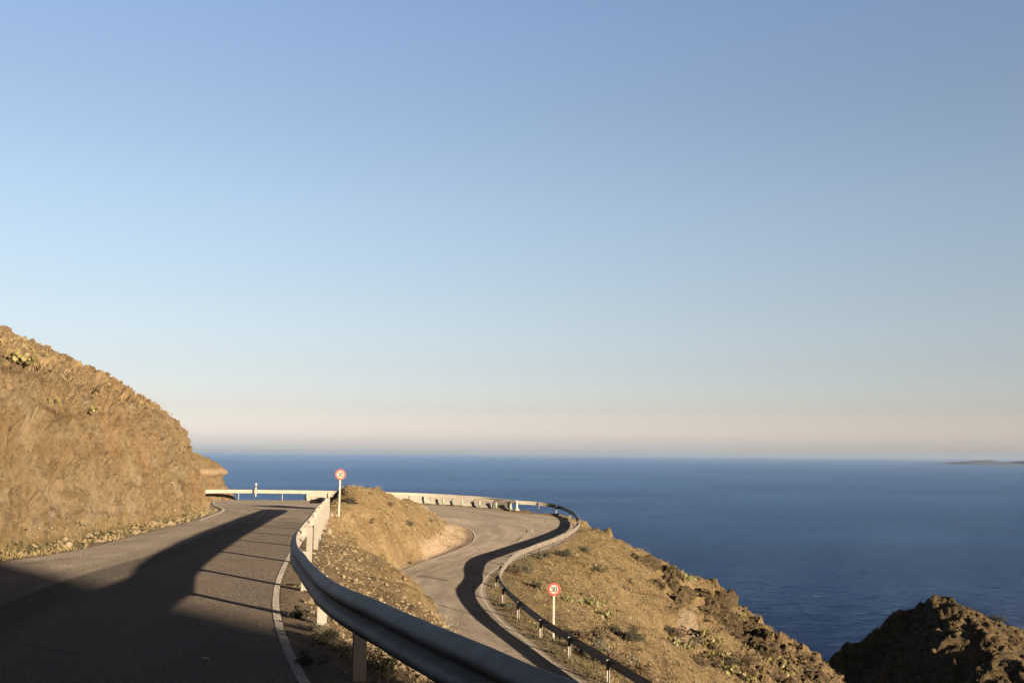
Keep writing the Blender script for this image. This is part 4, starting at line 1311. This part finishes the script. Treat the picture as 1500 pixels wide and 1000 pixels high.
def filt(X, Y, dmin, rockmax=0.3):
    H_, d, rock, ridge, inc_, dc_, *_ = terrain(X, Y)
    return (d > dmin) & (rock < rockmax)
r_ = np.random.default_rng(3)
# mound
X, Y = r_.uniform(-11, -2.5, 3200), r_.uniform(36, 74, 3200)
k = filt(X, Y, 0.9); X, Y = X[k], Y[k]
kk = fbm(np.c_[X, Y, X * 0] * 0.5, 3) > -0.22
blades('dry_grass', X[kk], Y[kk], M['dry_grass'], 0.04, 0.16, 14, 1, 'dry golden grass covering the mound inside the bend', 0.012, 0.13)
# right slope
X, Y = r_.uniform(-1, 30, 9000), r_.uniform(28, 84, 9000)
k = filt(X, Y, 0.8) & (X > np.interp(Y, [28, 51, 66, 80], [4, 0, 2.8, 6])); X, Y = X[k], Y[k]
kk = fbm(np.c_[X, Y, X * 0] * 0.25 + 4, 4) > 0.0
blades('dry_grass', X[kk], Y[kk], M['dry_grass'], 0.05, 0.17, 11, 2, 'dry straw grass scattered over the slope right of the lower road', 0.013, 0.16)
kk = fbm(np.c_[X, Y, X * 0] * 0.33 + 40, 4) > 0.18
blades('green_grass', X[kk], Y[kk], M['green_grass'], 0.06, 0.20, 10, 3, 'olive green ground plants in patches on the right slope', 0.018, 0.2)
# verge under the cliff
s_ = r_.uniform(0, 1, 1600); ci = (s_ * (len(CLIFF) - 30)).astype(int) + 12
o_ = r_.uniform(-0.1, 1.05, 1600)
cp = offset_pts(np.c_[CLIFF, CLIFF[:, 0] * 0], 1.0) - CLIFF[:, :2]
X = CLIFF[ci, 0] + cp[ci, 0] * o_ + r_.normal(size=1600) * 0.25; Y = CLIFF[ci, 1] + cp[ci, 1] * o_ + r_.normal(size=1600) * 0.3
k = filt(X, Y, 0.25, 0.9); X, Y = X[k], Y[k]
kk = fbm(np.c_[X, Y, X * 0] * 0.6, 3) > -0.05
blades('verge_grass', X[kk], Y[kk], M['green_grass'], 0.03, 0.14, 10, 4, 'olive green weeds along the foot of the cliff', 0.014, 0.10)
blades('verge_grass', X[~kk], Y[~kk], M['dry_grass'], 0.03, 0.13, 10, 5, 'dry straw weeds along the foot of the cliff', 0.012, 0.10)
# scrub on the gentler top of the cliff
X, Y = r_.uniform(-40, -11, 5000), r_.uniform(18, 57, 5000)
ic_ = inside(X, Y, CLIFF_POLY); dc_, _, _ = seg_dist(X, Y, CLIFF)
k = ic_ & (dc_ > 1.8) & (fbm(np.c_[X, Y, X * 0] * 0.5 + 3, 3) > -0.05); X, Y = X[k], Y[k]
blades('dry_grass', X, Y, M['dry_grass'], 0.05, 0.22, 10, 11, 'sparse dry scrub on the gentler top of the cliff', 0.012, 0.14)
# bench beside the near rail and verge of the lower road
def along_rail(path, n, o0, o1, i0, i1, seed):
    rr = np.random.default_rng(seed)
    i = rr.integers(i0, i1, n); q_ = offset_pts(path, 1.0) - path[:, :2]; t_ = rr.uniform(o0, o1, n)
    return path[i, 0] + q_[i, 0] * t_ + rr.normal(size=n) * 0.3, path[i, 1] + q_[i, 1] * t_ + rr.normal(size=n) * 0.4
X, Y = along_rail(RAIL_A, 900, 0.0, 3.0, 30, 120, 8)
k = filt(X, Y, 0.35); X, Y = X[k], Y[k]
blades('dry_grass', X, Y, M['dry_grass'], 0.02, 0.09, 14, 6, 'short dry grass on the stony bench beside the near guardrail', 0.003, 0.11)
X, Y = along_rail(RAIL_C, 1500, -0.6, 0.9, 70, len(RAIL_C) - 4, 9)
k = filt(X, Y, 0.2); X, Y = X[k], Y[k]
blades('green_grass', X, Y, M['green_grass'], 0.04, 0.15, 10, 7, 'green weeds along the foot of the lower guardrail', 0.014, 0.12)

def stones(name, X, Y, smin, smax, mats, seed, label):
    import bmesh
    r_ = np.random.default_rng(seed)
    bm = bmesh.new(); bmesh.ops.create_icosphere(bm, subdivisions=1, radius=1)
    B = np.array([v.co[:] for v in bm.verts]); Fb = np.array([[v.index for v in f.verts] for f in bm.faces]); bm.free()
    n, nb = len(X), len(B)
    Z = ground_many(X, Y)
    s = smin * (smax / smin) ** (r_.uniform(0, 1, n) ** 2.2)
    jit = 1 + r_.normal(size=(n, nb)) * 0.27
    V = B[None] * jit[..., None] * (s[:, None] * r_.uniform(0.6, 1.3, (n, 3)))[:, None, :] * np.array([1, 1, 0.7])
    a = r_.uniform(0, 6.28, n); ca, sa = np.cos(a)[:, None], np.sin(a)[:, None]
    V = np.stack([V[..., 0] * ca - V[..., 1] * sa + X[:, None], V[..., 0] * sa + V[..., 1] * ca + Y[:, None], V[..., 2] + (Z + s * 0.1)[:, None]], -1)
    Fc = (Fb[None] + (np.arange(n) * nb)[:, None, None]).reshape(-1, 3)
    mi = np.repeat(r_.integers(0, len(mats), n), len(Fb))
    o = mesh_obj(name, V.reshape(-1, 3), Fc, mats, mi=mi)
    tag(o, label, 'stones', kind='stuff')
X, Y = along_rail(RAIL_A, 9000, 0.2, 3.6, 26, 140, 10)
k = filt(X, Y, 0.3); stones('loose_stones', X[k], Y[k], 0.007, 0.055, [M['stone'], M['stone'], M['stone'], M['pale_stone']], 1, 'loose stones on the dry bench between guardrail and lower road')
X, Y = r_.uniform(-11, -2, 1500), r_.uniform(42, 74, 1500)
k = filt(X, Y, 0.6); stones('loose_stones', X[k], Y[k], 0.02, 0.10, [M['stone'], M['stone'], M['stone'], M['pale_stone']], 2, 'loose stones on the grassy mound')
X, Y = r_.uniform(-1, 30, 5200), r_.uniform(28, 84, 5200)
k = filt(X, Y, 0.6) & (X > np.interp(Y, [28, 51, 66, 80], [3.5, -.5, 2.6, 5.5])); stones('loose_stones', X[k], Y[k], 0.02, 0.12, [M['stone'], M['stone'], M['dark_stone']], 3, 'loose stones strewn over the slope right of the lower road')
s_ = r_.uniform(0, 1, 500); ci = (s_ * (len(CLIFF) - 30)).astype(int) + 12; o_ = r_.uniform(-0.1, 0.9, 500)
X = CLIFF[ci, 0] + cp[ci, 0] * o_; Y = CLIFF[ci, 1] + cp[ci, 1] * o_
k = filt(X, Y, 0.15, 0.9); stones('loose_stones', X[k], Y[k], 0.02, 0.13, [M['stone'], M['pale_stone']], 4, 'fallen stones along the foot of the cliff')

def bedded(name, P, smin, smax, mats, seed, label):
    import bmesh
    r_ = np.random.default_rng(seed)
    bm = bmesh.new(); bmesh.ops.create_icosphere(bm, subdivisions=1, radius=1)
    B = np.array([v.co[:] for v in bm.verts]); Fb = np.array([[v.index for v in f.verts] for f in bm.faces]); bm.free()
    n, nb = len(P), len(B)
    s_ = smin * (smax / smin) ** (r_.uniform(0, 1, n) ** 2.0)
    V = np.sign(B)[None] * np.abs(B[None]) ** r_.uniform(0.55, 1.0, (n, 1, 1)) * (1 + r_.normal(size=(n, nb, 1)) * 0.16)
    V = V * (s_[:, None] * r_.uniform(0.6, 1.4, (n, 3)) * np.array([1.25, 1.0, 0.6]))[:, None, :]
    tilt_ = np.array(Matrix.Rotation(-0.5, 3, 'Y') @ Matrix.Rotation(-0.35, 3, 'X'))
    a = r_.uniform(0, 6.28, n); ca, sa = np.cos(a)[:, None], np.sin(a)[:, None]
    V = np.stack([V[..., 0] * ca - V[..., 1] * sa, V[..., 0] * sa + V[..., 1] * ca, V[..., 2]], -1) @ tilt_.T
    V = V + P[:, None, :]
    Fc = (Fb[None] + (np.arange(n) * nb)[:, None, None]).reshape(-1, 3)
    tag(mesh_obj(name, V.reshape(-1, 3), Fc, mats, mi=np.repeat(r_.integers(0, len(mats), n), len(Fb))), label, 'stones', kind='stuff')
M['cliff_stone'] = mat_simple('cliff_rock_fragment', (0.062, 0.042, 0.022), (0.106, 0.076, 0.043), 2.5, 0.95, 0.8, 0.05, 0.15)
M['cliff_stone_dark'] = mat_simple('dark_cliff_fragment', (0.032, 0.022, 0.011), (0.075, 0.051, 0.027), 2.5, 0.95, 0.8, 0.05, 0.15)
pick = np.where((rockm > 0.6) & inc & (gx > -30) & (gy > 12) & (gy < 60))[0]
w_ = np.hypot(gx[pick], gy[pick]) ** 1.0
clump = smooth01(fbm(verts[pick] * 0.45 + 70, 4), -0.1, 0.3) + 0.12
w_ = w_ * clump * np.where(dc[pick] < 2.2, 0.5, 1.0)
pk_ = RNG.choice(pick, 3600, replace=False, p=w_ / w_.sum())
bedded('rock_fragments', verts[pk_] - nv[pk_] * np.where(dc[pk_] < 2.2, 0.07, 0.03)[:, None], 0.03, np.where(dc[pk_] < 2.2, 0.13, 0.22), [M['cliff_stone'], M['cliff_stone'], M['cliff_stone_dark']], 21, 'angular rock fragments bedded in the face of the cliff')
pick = np.where((ridgem > 0.3) & (gx > 4) & (gx < 32) & (gy > 40) & (gy < 86))[0]
w_ = smooth01(fbm(verts[pick] * 0.4 + 90, 4), -0.05, 0.3) + 0.05
pk_ = RNG.choice(pick, 900, replace=False, p=w_ / w_.sum())
bedded('rock_fragments', verts[pk_], 0.06, 0.42, [M['dark_stone'], M['cliff_stone_dark']], 22, 'angular dark rock fragments along the seaward rim')
hv = HEAD.reshape(-1, 3); pick = np.where((hv[:, 0] > 34) & (hv[:, 0] < 72) & (hv[:, 1] < 124) & (hv[:, 1] > 92))[0]
pk_ = RNG.choice(pick, 1300, replace=False)
bedded('rock_fragments', hv[pk_], 0.08, 0.55, [M['dark_stone'], M['cliff_stone_dark']], 23, 'broken dark rock strewn over the headland')

# small white scraps on the shaded asphalt
for px, py, lab, s in [(301, 967, 'small white scrap lying alone on the shaded asphalt in the foreground', 0.035), (84, 880, 'tiny pale scrap on the shaded left lane', 0.03)]:
    z = -1.86
    q = at_z(px, py, z)
    for _ in range(4): q = at_z(px, py, float(np.interp(q.y, ZU_Y, ZU_Z)))
    b = MB(); b.lathe([(s, 0), (s * 0.9, 0.012), (s * 0.3, 0.02)], 7)
    o = b.build('paper_scrap', M['white']); o.location = (q.x, q.y, q.z + 0.012); o.scale = (1.3, 0.6, 1)
    tag(o, lab, 'litter')

# ------------------------------------------------------------------ the air over the sea
hm = bpy.data.materials.new('sea_haze')
hm.use_nodes = True
hn, hl = hm.node_tree.nodes, hm.node_tree.links
hn.clear()
ho = hn.new('ShaderNodeOutputMaterial')
hv = hn.new('ShaderNodeVolumePrincipled')
hv.inputs['Color'].default_value = (0.205, 0.265, 0.37, 1)
hv.inputs['Density'].default_value = 4.0e-5
hv.inputs['Anisotropy'].default_value = 0.0
hl.new(hv.outputs[0], ho.inputs['Volume'])
b = MB(); b.box((0, 0, (SEA_Z - 1.5 + 72) / 2), (260000, 260000, 72 - SEA_Z + 1.5))
hz = b.build('haze', hm)
tag(hz, 'thin pale evening haze over the sea', 'haze', kind='stuff')
